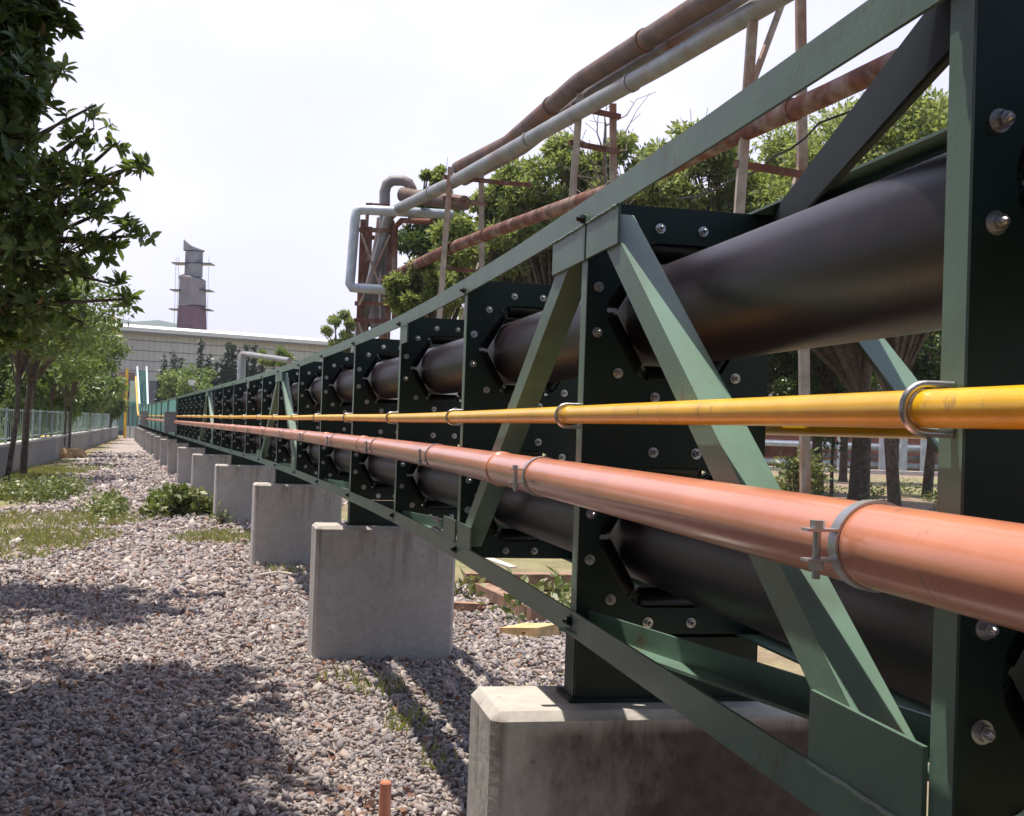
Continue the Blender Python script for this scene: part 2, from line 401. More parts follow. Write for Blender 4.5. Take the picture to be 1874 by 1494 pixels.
def plate_geo(b, k):
    T, Rr = TR(k); P = lambda u, z, v: CP(k)+Rr*u+T*v+ZV*z
    u0, u1 = 0.007, W-0.007
    for (z0, z1, zc) in ((ZB+0.007, 1.5225, ZL), (1.5225, ZT-0.007, ZU)):
        uc = W/2
        ang = [2*math.pi*i/36 for i in range(36)]+[math.atan2(z-zc, u-uc) % (2*math.pi) for u in (u0, u1) for z in (z0, z1)]
        ang = sorted(ang); inn, outr = [], []
        for a in ang:
            c, s = math.cos(a), math.sin(a); q = 9
            if c > 1e-6: q = min(q, (u1-uc)/c)
            if c < -1e-6: q = min(q, (u0-uc)/c)
            if s > 1e-6: q = min(q, (z1-zc)/s)
            if s < -1e-6: q = min(q, (z0-zc)/s)
            r = min(0.170/math.cos(((a-R(90)+R(30)) % R(60))-R(30)), 0.183)
            inn.append((uc+r*c, zc+r*s)); outr.append((uc+q*c, zc+q*s))
        n = len(ang); vs = []
        for v in (0, 0.006): vs += [P(u, z, v) for u, z in inn]+[P(u, z, v) for u, z in outr]
        fs = []
        for i in range(n):
            j = (i+1) % n
            fs += [(i, j, n+j, n+i), (2*n+j, 2*n+i, 3*n+i, 3*n+j), (j, i, 2*n+i, 2*n+j), (n+i, n+j, 3*n+j, 3*n+i)]
        b.add(vs, fs)

rest_bolts, rest_rollers = MB(), MB()
rj = random.Random(3)
for k in range(-1, KMAX):
    T, Rr = TR(k); P = lambda u, z, v: CP(k)+Rr*u+T*v+ZV*z
    b = MB(); plate_geo(b, k); pl = b.build('panel_plate', M['plate'], conv)
    b = MB()
    for u in (0.0095, W-0.0095): b.box(P(u, (ZB+ZT)/2, 0.0295), 0.005, 0.047, ZT-ZB-0.016, Rr, T, ZV)
    for z in (ZB+0.0095, ZT-0.0095): b.box(P(W/2, z, 0.0295), W-0.03, 0.047, 0.005, Rr, T, ZV)
    b.build('panel_flange', M['paint'], pl)
    near = 0 <= k <= 3
    for zc in (ZU, ZL):
        for i in range(12):
            a = R(15+30*i); c = P(W/2+0.213*math.cos(a), zc+0.213*math.sin(a), 0)
            if near:
                bb = MB(); hexbolt(bb, c+T*rj.uniform(0, .002), (-T+Rr*rj.gauss(0, .04)+ZV*rj.gauss(0, .04)).normalized(), 0.0089*rj.uniform(.93, 1.06), 0.010+rj.uniform(-.002, .004)); bb.build('bolt', M['zinc'], pl, True)
            elif k < 24: hexbolt(rest_bolts, c, -T, 0.0102)
        for i in range(6):
            a = R(90+60*i); d = Rr*math.cos(a)+ZV*math.sin(a); s = -Rr*math.sin(a)+ZV*math.cos(a)
            c = P(W/2, zc, 0.052)+d*0.163
            bb = MB() if -1 < k < 8 else rest_rollers
            if k < 30:
                bb.tube([c-s*0.072, c-s*0.068, c+s*0.068, c+s*0.072], 0.037, 14, rad=[0.033, 0.037, 0.037, 0.033])
                if -1 < k < 8:
                    bb.cyl(c, s, 0.009, 0.168, 8)
                    bb.build('roller', M['roller'], pl, True)
                    if k <= 7:
                        b2 = MB()
                        U0 = [(-0.081, -0.024), (0.081, -0.024), (0.081, 0.036), (0.077, 0.036), (0.077, -0.02), (-0.077, -0.02), (-0.077, 0.036), (-0.081, 0.036)]
                        b2.sweep([(x, -y) for x, y in U0], [c-T*0.002-d*0.024, c-T*0.002+d*0.03], [s, s], [-T, -T])
                        b2.build('roller_bracket', M['plate'], pl)
                        if k > 0 and i in (1, 4):
                            b3 = MB(); cc = P(W/2, zc, -0.004)+(Rr*math.cos(a+R(30))+ZV*math.sin(a+R(30)))*0.172
                            b3.box(cc, 0.024, 0.004, 0.010, Rr, T, ZV); b3.build('bracket_tab', M['steel'], pl)
bo = rest_bolts.build('bolt', M['zinc'], conv); bo['kind'] = 'stuff'
ro = rest_rollers.build('roller', M['roller'], conv, True); ro['kind'] = 'stuff'

# chord bolts at every frame (dark nuts)
b = MB()
for k in range(0, 20):
    T, Rr = TR(k)
    for z in (ZT-0.045, ZB+0.035): hexbolt(b, FP(k, 0, z, 0.025), -Rr, 0.011, 0.008)
cb = b.build('chord_nut', M['roller'], conv); cb['kind'] = 'stuff'

# feet standing on the piers
for k in range(1, KMAX, 3):
    T, Rr = TR(k); b = MB()
    b.box(FP(k, W/2, 0.937, 0.004), W-0.02, 0.008, 0.143, Rr, T, ZV)
    b.box(FP(k, W/2, 0.937, 0.098), W-0.02, 0.008, 0.143, Rr, T, ZV)
    for u in (0.012, W-0.012): b.box(FP(k, u, 0.937, 0.051), 0.008, 0.085, 0.143, Rr, T, ZV)
    b.box(FP(k, W/2, 0.8605, 0.051), W+0.01, 0.13, 0.010, Rr, T, ZV)
    b.build('support_foot', M['plate'], conv)

# side diagonals
def diag(ka, va, kb, vb, u, sgn, away):
    p0 = FP(ka, u, 1.985, va); p1 = FP(kb, u, 1.085, vb); d = (p1-p0).normalized(); Rr = TR((ka+kb)/2)[1]
    n2 = d.cross(Rr).normalized()
    if n2.dot(TR(ka)[0]) < 0: n2 = -n2
    b = MB(); b.angle(p0-n2*0.02, p1-n2*0.02, Rr*sgn, n2, 0.065, 0.006); b.build('diagonal_brace', M['paint'], conv)
for ka, va, kb, vb in ((1, -0.13, 0, 0.16), (1, 0.12, 2, -0.08), (7, -0.12, 6, 0.12), (7, 0.12, 8, -0.08), (13, -0.12, 12, 0.12), (13, 0.12, 14, -0.1), (-1, 0.1, 0, -0.1)):
    diag(ka, va, kb, vb, 0.008, 1, 1); diag(ka, va, kb, vb, W-0.008, -1, 1)

# gusset plates welded to the chords
def gusset(k, v0, v1, z0, z1, u=0.0):
    b = MB(); n = 3
    T, Rr = TR(k)
    P = lambda v, z, uu: FP(k+v/1.6, uu, z)
    vs = [P(v0, z0, u), P(v1, z0, u), P(v1, z1, u), P(v0, z1, u)]
    vs += [p+Rr*0.0065 for p in vs]
    b.add(vs, [(0, 1, 2, 3), (7, 6, 5, 4), (0, 4, 5, 1), (1, 5, 6, 2), (2, 6, 7, 3), (3, 7, 4, 0)])
    gp = b.build('gusset_plate', M['paint'], conv)
    zs = z0 if z0 > 1.05 and z0 < 1.2 else z1          # weld bead along the chord
    g_ = random.Random(int(k*100+v0*50)); wp = []
    for i in range(26):
        v = v0+(v1-v0)*i/25; wp.append(FP(k+v/1.6, u-0.001, zs+g_.uniform(-.0012, .0012)))
    bw = MB(); bw.tube(wp, .003, 6, rad=[g_.uniform(.0022, .0042) for i in wp]); bw.build('weld_bead', M['paint'], gp, True)
for k in (1, 7, 13):
    gusset(k, 0.012, 0.33, 1.915, 2.0); gusset(k, -0.26, -0.004, 1.915, 2.0)
for k in (0, 6, 12): gusset(k, 0.055, 0.34, 1.07, 1.165)
for k in (2, 8, 14): gusset(k, -0.24, -0.006, 1.07, 1.15); gusset(k, 0.056, 0.30, 1.07, 1.15)
gusset(3, -0.20, -0.006, 1.91, 2.0); gusset(9, -0.2, -0.006, 1.91, 2.0)
# nuts on the module joint
b = MB()
for i in range(4):
    for z in (1.085, 1.12): hexbolt(b, FP(2, 0, z, 0.36+0.04*i), -TR(2)[1], 0.009, 0.008)
sb = b.build('splice_nut', M['zinc'], conv); sb['kind'] = 'stuff'

# plan bracing, top and bottom
def plan(ka, ua, kb, ub, z, dn, leg):
    b = MB(); p0, p1 = FP(ka, ua, z, 0.06), FP(kb, ub, z, -0.06 if kb > ka else 0.1); d = (p1-p0).normalized()
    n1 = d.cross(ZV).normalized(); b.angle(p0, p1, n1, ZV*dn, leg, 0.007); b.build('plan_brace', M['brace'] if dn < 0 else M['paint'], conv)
for k in (-1, 0, 2, 5, 8, 11, 14):
    plan(k, 0.03, k+1, W-0.03, ZT-0.008, -1, 0.085)
for k in (-1, 0, 2, 4, 6, 8):
    plan(k+1, 0.03, k, W-0.05, ZB+0.008, 1, 0.055)

# ---- far stretch: teal mesh cladding and the steep ramp at the end
for k in range(19, KMAX-1, 3):
    b = MB()
    pts = [FP(k+q*0.5, -0.012, 0) for q in range(0, 7)]
    rr = [TR(k+q*0.5)[1] for q in range(0, 7)]
    b.sweep([(0, 1.06), (0.004, 1.06), (0.004, 1.99), (0, 1.99)], pts, rr, [ZV]*7)
    b.build('mesh_panel', M['teal'], conv)
    b = MB(); b.box(FP(k, -0.03, 1.52), 0.05, 0.05, 1.0, TR(k)[1], TR(k)[0], ZV); b.build('mesh_post', M['paint'], conv)

E0 = FP(KMAX-1.2, 0, ZT)
RA = U(251, 676, 88.0); RB = U(268, 676, 88.0)
e1 = FP(KMAX-1.2, W, ZT)
M['rampside'] = mat('ramp_paint', (0.45, 0.62, 0.62), 0.5)
for p, q in ((E0, RA), (e1, RB)):
    b = MB(); b.beam(p, q, 0.10, 0.45); b.build('ramp_girder', M['rampside'], conv)
for i in range(1, 16):
    t = i/16; b = MB(); b.beam(E0.lerp(RA, t)-ZV*0.05, e1.lerp(RB, t)-ZV*0.05, 0.30, 0.10); b.build('ramp_plate', M['teal'], conv)
for t in (0.35, 0.7, 1.0):
    for p, q in ((E0, RA), (e1, RB)):
        c = p.lerp(q, t); b = MB(); b.beam(Vector((c.x, c.y, 0)), c-ZV*0.2, 0.12, 0.12); b.build('ramp_leg', M['paint'], conv)

# ================================================================== piers
pm = MB(); pm.box((0, 0, 0.3275), 0.9, 0.30, 1.055)
me = bpy.data.meshes.new('concrete_pier'); me.from_pydata([tuple(p) for p in pm.v], [], pm.f)
bm = bmesh.new(); bm.from_mesh(me); bmesh.ops.recalc_face_normals(bm, faces=bm.faces)
bmesh.ops.bevel(bm, geom=[e for e in bm.edges if max(v.co.z for v in e.verts) > 0.5], offset=0.02, segments=1, affect='EDGES')
bm.to_mesh(me); bm.free(); me.materials.append(M['concrete'])
pl_lab = ['nearest concrete pier, sunlit top striped by pipe shadows, cut off by the bottom edge',
 'second concrete pier from the camera, its whole front face visible with rust drips',
 'third concrete pier from the camera, dark conveyor foot plate standing on it',
 'fourth concrete pier, right beside the leafy shrub on the gravel',
 'fifth concrete pier, half hidden behind the leafy shrub', 'sixth concrete pier, the white stone block lying just before it',
 'seventh concrete pier, small red brown scraps at its foot', 'eighth concrete pier counted from the camera', 'ninth concrete pier counted from the camera',
 'tenth concrete pier counted from the camera']
for i, k in enumerate(range(1, KMAX, 3)):
    T, Rr = TR(k); o = bpy.data.objects.new('concrete_pier', me); COL.objects.link(o)
    o.location = FP(k, W/2, 0.0, 0.05); o.rotation_euler = (0, 0, math.atan2(Rr.y, Rr.x))
    if i == 0: o.data = me.copy(); o.data.materials[0] = M['concrete_stain_shade']
    tag(o, pl_lab[i] if i < len(pl_lab) else 'small far concrete pier under the teal clad end of the conveyor', 'pier', 'concrete piers carrying the conveyor')

# ================================================================== orange and yellow pipes
def run_pipe(name, u, z, r, k0, k1, mt, n=28, label=None, cat='pipe', joints=(), group=None, wob=0.0):
    root = empty(name, FP(max(k0, 0), u, z), label, cat, group)
    pts = []
    q = k0
    while q <= k1+1e-6:
        wv = wob*math.sin(q*2.1)+0.5*wob*math.sin(q*5.3+1); pts.append(FP(q, u+wv, z+wob*0.6*math.sin(q*1.7))); q += 0.25
    b = MB(); b.tube(pts, r, n); b.build('pipe_run', mt, root, True)
    for j in joints:
        b = MB(); T = TR(j)[0]; c = FP(j, u, z)
        b.tube([c-T*0.024, c-T*0.021, c+T*0.021, c+T*0.024], r, n, rad=[r*1.0, r*1.07, r*1.07, r*1.0]); b.build('pipe_joint', mt, root, True)
    return root

OU, OZ, OR = -0.082, 1.389, 0.0455
orange = run_pipe('orange_pipe', OU, OZ, OR, -2, 18.6, M['orange'], 36, 'thick glossy orange pipe clamped along the near side of the conveyor', joints=(1.32, 3.35, 4.35, 5.6, 7.4, 9.5, 11.4))
for k in range(-1, 17):
    T, Rr = TR(k); c = FP(k, OU, OZ, 0.025)
    root = empty('pipe_clamp', c); root.parent = orange; root.location = c-origin(orange)
    b = MB(); b.ring(c, T, OR+0.0005, 0.019, 0.003, 36); b.build('strap', M['steel'], root, True)
    b = MB()
    for s in (-1, 1): b.box(c-Rr*(OR+0.017)+ZV*(0.016*s), 0.034, 0.019, 0.003, Rr, T, ZV)
    b.tube([c-Rr*(OR+0.020)-ZV*0.036, c-Rr*(OR+0.020)+ZV*0.026], 0.0045, 8)
    b.cyl(c-Rr*(OR+0.020)+ZV*0.022, ZV, 0.008, 0.008, 6); b.cyl(c-Rr*(OR+0.020)-ZV*0.022, ZV, 0.008, 0.008, 6)
    b.build('clamp_bolt', M['steel'], root, True)
    b = MB(); b.box(c+Rr*((OR+0.004-OU+0.0)/2), -OU-OR-0.004, 0.03, 0.03, Rr, T, ZV); b.build('bracket', M['plate'], root)

far_orange = run_pipe('orange_pipe', OU, OZ, OR, 19.4, 43, M['orange'], 12, 'far orange pipe length emerging behind the grey cover box', )
YU, YZ, YR = -0.026, 1.538, 0.021
yellow = run_pipe('yellow_pipe', YU, YZ, YR, -2, 46, M['yellow'], 24, 'slim yellow pipe held by shiny U bolts along the near side of the conveyor', joints=(1.96, 4.5, 7.6), wob=0.003)
def ubolt(k, root):
    T, Rr = TR(k); c = FP(k, YU, YZ, 0.025); q = YR+0.0055
    pts = [c+Rr*0.032+ZV*q]+[c+ZV*(q*math.cos(a))-Rr*(q*math.sin(a)) for a in [math.pi*i/12 for i in range(13)]]+[c+Rr*0.032-ZV*q]
    b = MB(); b.tube(pts, 0.0048, 10); ub = b.build('u_bolt', M['zinc'], root, True)
for k in range(-1, 18): ubolt(k, yellow)
b = MB(); yy = FP(46, YU, YZ); b.tube([yy, U(252, 752, 74.5), U(248.5, 690, 78)], 0.05, 10); b.build('riser', M['yellow'], yellow, True)
run_pipe('yellow_pipe', W+0.03, YZ-0.010, YR*0.9, -2, 20, M['yellow'], 20, 'second yellow pipe on the shaded far side of the conveyor')

# grey cover box on the pipe line
k = 19; T, Rr = TR(k); c = FP(k, -0.17, 1.38)
bxr = empty('cover_box', c, 'grey sheet metal box interrupting the orange pipe in the distance', 'box')
b = MB(); b.box(c, 0.32, 0.42, 0.50, Rr, T, ZV); b.box(c+ZV*0.258, 0.36, 0.46, 0.014, Rr, T, ZV); b.build('casing', M['grey'], bxr)
b = MB(); b.box(c-T*0.216, 0.24, 0.010, 0.42, Rr, T, ZV); b.build('lid', M['grey'], bxr)
k = 34; T, Rr = TR(k); c = FP(k, -0.17, 1.42)
bx2 = empty('cover_box', c, 'smaller looking grey box farther along where the far orange pipe ends', 'box')
b = MB(); b.box(c, 0.34, 0.5, 0.62, Rr, T, ZV); b.box(c+ZV*0.318, 0.38, 0.54, 0.014, Rr, T, ZV); b.build('casing', M['grey'], bx2)
# ================================================================== vegetation builders
def leaf_cloud(C, rad, n, ln, wd, seed, flat=0.75, up=0.35, out=0.5, shell=0.5):
    """leaf quads spread in blobs round the centres C"""
    g = np.random.default_rng(seed)
    C = np.asarray(C, float); rad = np.asarray(rad, float)
    idx = g.choice(len(C), n, p=rad**2/np.sum(rad**2))
    d = g.normal(size=(n, 3)); d /= np.linalg.norm(d, axis=1)[:, None]
    rr = g.random(n)**shell
    pos = C[idx]+d*(rr*rad[idx])[:, None]*np.array([1, 1, flat])
    ax = d*out+g.normal(size=(n, 3))*0.7; ax[:, 2] -= 0.15; ax /= np.linalg.norm(ax, axis=1)[:, None]
    nr = g.normal(size=(n, 3))*0.6+np.array([0, 0, 1.0])*up+d*0.5
    sd = np.cross(ax, nr); sd /= np.linalg.norm(sd, axis=1)[:, None]+1e-9
    nm = np.cross(sd, ax)
    l = (ln*(0.65+0.6*g.random(n)))[:, None]; w_ = (wd*(0.7+0.5*g.random(n)))[:, None]
    V = np.stack([pos, pos+ax*l*0.45-sd*w_/2+nm*w_*0.16, pos+ax*l, pos+ax*l*0.45+sd*w_/2+nm*w_*0.16], axis=1).reshape(-1, 3)
    Fc = np.arange(4*n).reshape(n, 4)
    cl = g.random(len(C))
    rnd = np.clip(0.55*g.random(n)+0.45*cl[idx], 0, 1)
    rnd = np.where(g.random(n) < 0.015, 1.0, rnd*0.9)
    return V, Fc, np.repeat(rnd, 4)

def whorls(C, rad, nt_, per, ln, wd, seed, tb=None):
    """rosettes of long leaves round many twig tips"""
    g = np.random.default_rng(seed); C = np.asarray(C, float); rad = np.asarray(rad, float)
    idx = g.choice(len(C), nt_, p=rad**2/np.sum(rad**2))
    d = g.normal(size=(nt_, 3)); d /= np.linalg.norm(d, axis=1)[:, None]
    tip = C[idx]+d*((g.random(nt_)**0.5)*rad[idx])[:, None]*np.array([1, 1, .9])
    td = d*0.7+np.array([0, 0, .55])+g.normal(size=(nt_, 3))*.25; td /= np.linalg.norm(td, axis=1)[:, None]
    if tb is not None:
        for i in range(nt_):
            t_ = Vector(tip[i]); c = Vector(C[idx[i]]); tb.tube([c.lerp(t_, .25)+Vector((0, 0, -.02)), c.lerp(t_, .7)+Vector(g.normal(size=3)*.015), t_+Vector(td[i])*.02], .004, 4, rad=[.006, .004, .002])
    n = nt_*per; t = np.repeat(np.arange(nt_), per)
    T3 = td[t]; r = g.normal(size=(n, 3)); r -= T3*np.sum(r*T3, 1)[:, None]; r /= np.linalg.norm(r, axis=1)[:, None]
    ax = T3*(0.15+0.75*g.random(n))[:, None]+r; ax[:, 2] -= .1; ax /= np.linalg.norm(ax, axis=1)[:, None]
    sd = np.cross(ax, T3+g.normal(size=(n, 3))*.25); sd /= np.linalg.norm(sd, axis=1)[:, None]; nm = np.cross(sd, ax)
    l = (ln*(0.6+0.6*g.random(n)))[:, None]; w_ = (wd*(.75+.45*g.random(n)))[:, None]
    p = tip[t]-T3*(g.random(n)*ln*.5)[:, None]
    cv = nm*l*.08
    V = np.stack([p, p+ax*l*.35-sd*w_/2+nm*w_*.18, p+ax*l*.72-sd*w_*.42+nm*w_*.15-cv*.3, p+ax*l-cv, p+ax*l*.72+sd*w_*.42+nm*w_*.15-cv*.3, p+ax*l*.35+sd*w_/2+nm*w_*.18], 1).reshape(-1, 3)
    # two folded halves share the midrib
    k = np.arange(n)*6
    Fc = np.concatenate([np.stack([k, k+1, k+2, k+3], 1), np.stack([k, k+3, k+4, k+5], 1)])
    cl = g.random(nt_); rnd = np.clip(.5*g.random(n)+.5*cl[t], 0, 1)*.9; rnd = np.where(g.random(n) < .02, 1., rnd)
    return V, Fc, np.repeat(rnd, 6)

def limbs(b, base, top, C, r0, seed, twigs=2):
    rd = random.Random(seed)
    base, top = Vector(base), Vector(top); H = (top-base).length
    mid = base.lerp(top, 0.5)+Vector((rd.uniform(-.04, .04)*H, rd.uniform(-.04, .04)*H, 0))
    trunk = [base-ZV*0.1, base+ZV*0.06*H, mid, top]
    b.tube(trunk, r0, 10, rad=[r0*1.3, r0*1.05, r0*0.9, r0*0.75])
    for c in C:
        c = Vector(c); s = mid.lerp(top, rd.uniform(0.3, 1.0)); dd = c-s
        k = s.lerp(c, 0.5)+Vector((rd.uniform(-.12, .12), rd.uniform(-.12, .12), 0.12))*dd.length
        r1 = r0*0.42
        b.tube([s, s.lerp(k, 0.5)+ZV*0.02, k, c], r1, 6, rad=[r1, r1*0.75, r1*0.5, r1*0.2])
        for q in range(twigs):
            e = c+Vector((rd.gauss(0, 1), rd.gauss(0, 1), rd.gauss(0, .7)))*0.06*dd.length
            b.tube([k.lerp(c, rd.random()), (k+e)/2+(c-k)*0.3, e], r1*0.2, 4, rad=[r1*0.25, r1*0.18, r1*0.08])

def tree(name, base, top, C, rad, n, ln, wd, mt, seed, label, group=None, r0=0.1, cat='tree', twigs=2, core=0.4, **kw):
    root = empty(name, base, label, cat, group)
    b = MB(); limbs(b, base, top, C, r0, seed, twigs); b.build('trunk', M['trunk'], root, True)
    V, Fc, rnd = leaf_cloud(C, rad, n, ln, wd, seed, **kw)
    np_mesh('crown', V, Fc, M[mt], root, rnd)
    return root

def blob(px, py, pr, Y, n, seed, rmin=0.3, rmax=0.55, sx=1.0, sy=1.0, dep=1.0):
    """cluster centres filling an ellipsoid whose middle is seen at px, py"""
    g = random.Random(seed); c = U(px, py, Y); s = Y/F*pr; C, Rd = [], []
    for i in range(n):
        while True:
            p = Vector((g.uniform(-1, 1), g.uniform(-1, 1), g.uniform(-1, 1)))
            if p.length < 1: break
        p = p.normalized()*p.length**0.6
        C.append(c+Vector((p.x*s*sx, p.y*s*dep, p.z*s*sy))); Rd.append(s*g.uniform(rmin, rmax))
    return C, Rd

# ================================================================== ground
def groundmat():
    mt, t, b, o = nodes('ground_soil')
    geo = t.nodes.new('ShaderNodeNewGeometry').outputs['Position']
    sp = t.nodes.new('ShaderNodeSeparateXYZ'); t.links.new(geo, sp.inputs[0])
    v = t.nodes.new('ShaderNodeTexVoronoi'); v.inputs['Scale'].default_value = 26; t.links.new(geo, v.inputs['Vector'])
    cs = t.nodes.new('ShaderNodeSeparateColor'); t.links.new(v.outputs['Color'], cs.inputs[0])
    grav = ramp(t, cs.outputs[0], [(0, (0.16, 0.135, 0.14)), (0.45, (0.30, 0.265, 0.26)), (0.7, (0.34, 0.24, 0.20)), (1, (0.50, 0.46, 0.43))])
    fine = noise(t, 1.3, 6, 0.7, vec=geo); big = noise(t, 0.28, 5, 0.6, vec=geo)
    soil = ramp(t, fine, [(0.25, (0.10, 0.065, 0.05)), (0.5, (0.235, 0.16, 0.12)), (0.75, (0.38, 0.31, 0.24))])
    grass = ramp(t, noise(t, 5, 6, 0.7, vec=geo), [(0.3, (0.09, 0.12, 0.04)), (0.7, (0.26, 0.27, 0.10))])
    # distance right of the path's left edge line, metres (edge runs parallel to the conveyor)
    mm = t.nodes.new('ShaderNodeMath'); mm.operation = 'MULTIPLY_ADD'; mm.inputs[1].default_value = 0.30; t.links.new(sp.outputs[1], mm.inputs[0]); t.links.new(sp.outputs[0], mm.inputs[2])
    wob = t.nodes.new('ShaderNodeMath'); wob.operation = 'MULTIPLY_ADD'; wob.inputs[1].default_value = 2.2; t.links.new(big, wob.inputs[0]); t.links.new(mm.outputs[0], wob.inputs[2])
    def mask(a, bb, src):
        n = t.nodes.new('ShaderNodeMapRange'); n.inputs[1].default_value = a; n.inputs[2].default_value = bb; t.links.new(src, n.inputs[0]); return n.outputs[0]
    c = mixc(t, mask(2.2, 3.2, wob.outputs[0]), grav, mixc(t, mask(0.42, 0.62, big), soil, grass))
    far = mixc(t, mask(0.45, 0.6, noise(t, 0.09, 4, 0.6, vec=geo)), soil, grass)
    c = mixc(t, mask(4.5, 6, wob.outputs[0]), c, far)
    left = mixc(t, mask(0.40, 0.58, fine), soil, grass)
    c = mixc(t, mask(-1.9, -2.4, mm.outputs[0]), c, left)
    t.links.new(c, b.inputs['Base Color']); b.inputs['Roughness'].default_value = 0.95
    bump(t, b, v.outputs['Distance'], 0.8, 0.02)
    return mt
b = MB(); b.add([(-3000, -60, 0), (3000, -60, 0), (3000, 5000, 0), (-3000, 5000, 0)], [(0, 1, 2, 3)])
tag(b.build('ground', groundmat()), kind='structure')

# crushed stone ballast, real stones
ICO = np.array([(0, -.526, .851), (.851, 0, .526), (.851, 0, -.526), (-.851, 0, -.526), (-.851, 0, .526), (-.526, .851, 0), (.526, .851, 0), (.526, -.851, 0), (-.526, -.851, 0), (0, -.526, -.851), (0, .526, -.851), (0, .526, .851)])
ICF = np.array([(1, 2, 6), (1, 7, 2), (3, 4, 5), (4, 3, 8), (6, 5, 11), (5, 6, 10), (9, 10, 2), (10, 9, 3), (7, 8, 9), (8, 7, 0), (11, 0, 1), (0, 11, 4), (6, 2, 10), (1, 6, 11), (3, 5, 10), (5, 4, 11), (2, 7, 9), (7, 1, 0), (3, 9, 8), (4, 8, 0)])
def stones(pos, size, seed):
    g = np.random.default_rng(seed); n = len(pos)
    V = np.repeat(ICO[None], n, 0)*(1+g.normal(size=(n, 12, 1))*0.27)
    V *= (size[:, None]*np.stack([0.80+0.75*g.random(n), 0.60+0.4*g.random(n), 0.28+0.32*g.random(n)], 1))[:, None, :]
    q = g.normal(size=(n, 4)); q[:, 1:3] *= 0.45; q /= np.linalg.norm(q, axis=1)[:, None]
    a, x, y, z = q.T
    Rm = np.stack([np.stack([1-2*(y*y+z*z), 2*(x*y-a*z), 2*(x*z+a*y)], 1), np.stack([2*(x*y+a*z), 1-2*(x*x+z*z), 2*(y*z-a*x)], 1), np.stack([2*(x*z-a*y), 2*(y*z+a*x), 1-2*(x*x+y*y)], 1)], 1)
    V = np.einsum('nij,nkj->nki', Rm, V)+pos[:, None, :]
    Fc = (ICF[None]+(np.arange(n)*12)[:, None, None]).reshape(-1, 3)
    return V.reshape(-1, 3), Fc, np.repeat(g.random(n), 12)
def conv_x(Y): return np.interp(Y, _Y, _X)
g = np.random.default_rng(3)
parts = []
for (ya, yb, dens, sz, deep) in ((3.2, 6.2, 3000, 0.0148, 2), (6.2, 10, 1900, 0.0178, 1), (10, 16, 520, 0.028, 1), (16, 26, 210, 0.036, 1), (26, 48, 70, 0.05, 1)):
    xa = -0.46*yb-0.3 if yb < 11 else -0.3*yb-2.5; xb = 2.6
    n = int((yb-ya)*(xb-xa)*dens)
    X = g.uniform(xa, xb, n); Y = g.uniform(ya, yb, n)
    d = X+0.30*Y
    keep = (d > -2.0+0.5*np.sin(Y*1.7)) & (X < conv_x(Y)+2.2+0.6*np.sin(Y*0.9)) & (X > -0.45*Y-0.2)
    X, Y = X[keep], Y[keep]
    s = sz*(0.45+0.95*g.random(len(X))**1.4); s = np.where(g.random(len(X)) < 0.05, s*1.7, s)
    Z = s*0.25+np.where(g.random(len(X)) < 0.5, 0.012, 0.0)+0.006*np.sin(X*3.1+1)*np.cos(Y*2.3)
    parts.append((np.stack([X, Y, Z], 1), s))
pos = np.concatenate([p for p, s in parts]); sz = np.concatenate([s for p, s in parts])
V, Fc, rn = stones(pos, sz, 5)
tag(np_mesh('gravel', V, Fc, M['stone'], None, rn), 'crushed grey and reddish stone ballast covering the path', 'gravel', kind='stuff')

# dry leaves and chips lying on the gravel
n = 4200
Y = g.uniform(4, 30, n); X = np.where(g.random(n) < 0.6, conv_x(Y)-g.random(n)**1.4*2.2-0.1, -0.30*Y-1.0+g.normal(size=n)*0.9)
X = np.where(g.random(n) < 0.25, conv_x(Y)+g.random(n)*1.6, X)
nw = 900; wt = g.random(nw); Yw = 26+wt*54; X = np.concatenate([X, -11.4-(Yw-26)*0.2815+0.3+np.abs(g.normal(size=nw))*.45]); Y = np.concatenate([Y, Yw]); n += nw
P3 = np.stack([X, Y, 0.035+0.02*g.random(n)], 1)
V, Fc, rn = leaf_cloud(P3, np.full(n, 0.03), n, 0.05, 0.03, 8, flat=0.3, up=2.5, out=0)
tag(np_mesh('leaf_litter', V, Fc, M['litter'], None, rn), 'brown dry leaves scattered over the gravel', 'leaf litter', kind='stuff')

# ground cover: low weeds and grass
def scatter_blades(name, spots, seed, n, hgt, wd, mt, label, cat):
    g = np.random.default_rng(seed); sp = np.array(spots); wgt = sp[:, 2]*sp[:, 3]; idx = g.choice(len(sp), n, p=wgt/wgt.sum())
    a = g.uniform(0, 2*math.pi, n); q = np.sqrt(g.random(n))
    x = sp[idx, 0]+np.cos(a)*q*sp[idx, 2]; y = sp[idx, 1]+np.sin(a)*q*sp[idx, 3]
    p = np.stack([x, y, np.zeros(n)], 1)
    h = hgt*(0.4+0.9*g.random(n)); ln = g.normal(size=(n, 2))*0.45
    tip = p+np.stack([ln[:, 0]*h, ln[:, 1]*h, h], 1); mid = (p+tip)/2+np.stack([-ln[:, 0]*h*.15, -ln[:, 1]*h*.15, h*.1], 1)
    s = np.stack([np.cos(a*3), np.sin(a*3), np.zeros(n)], 1)*wd/2
    V = np.stack([p-s, p+s, mid+s*.8, tip, mid-s*.8], 1).reshape(-1, 3)
    Fc = np.arange(5*n).reshape(n, 5)
    tag(np_mesh(name, V, Fc, M[mt], None, np.repeat(g.random(n), 5)), label, cat, kind='stuff')
gs = []
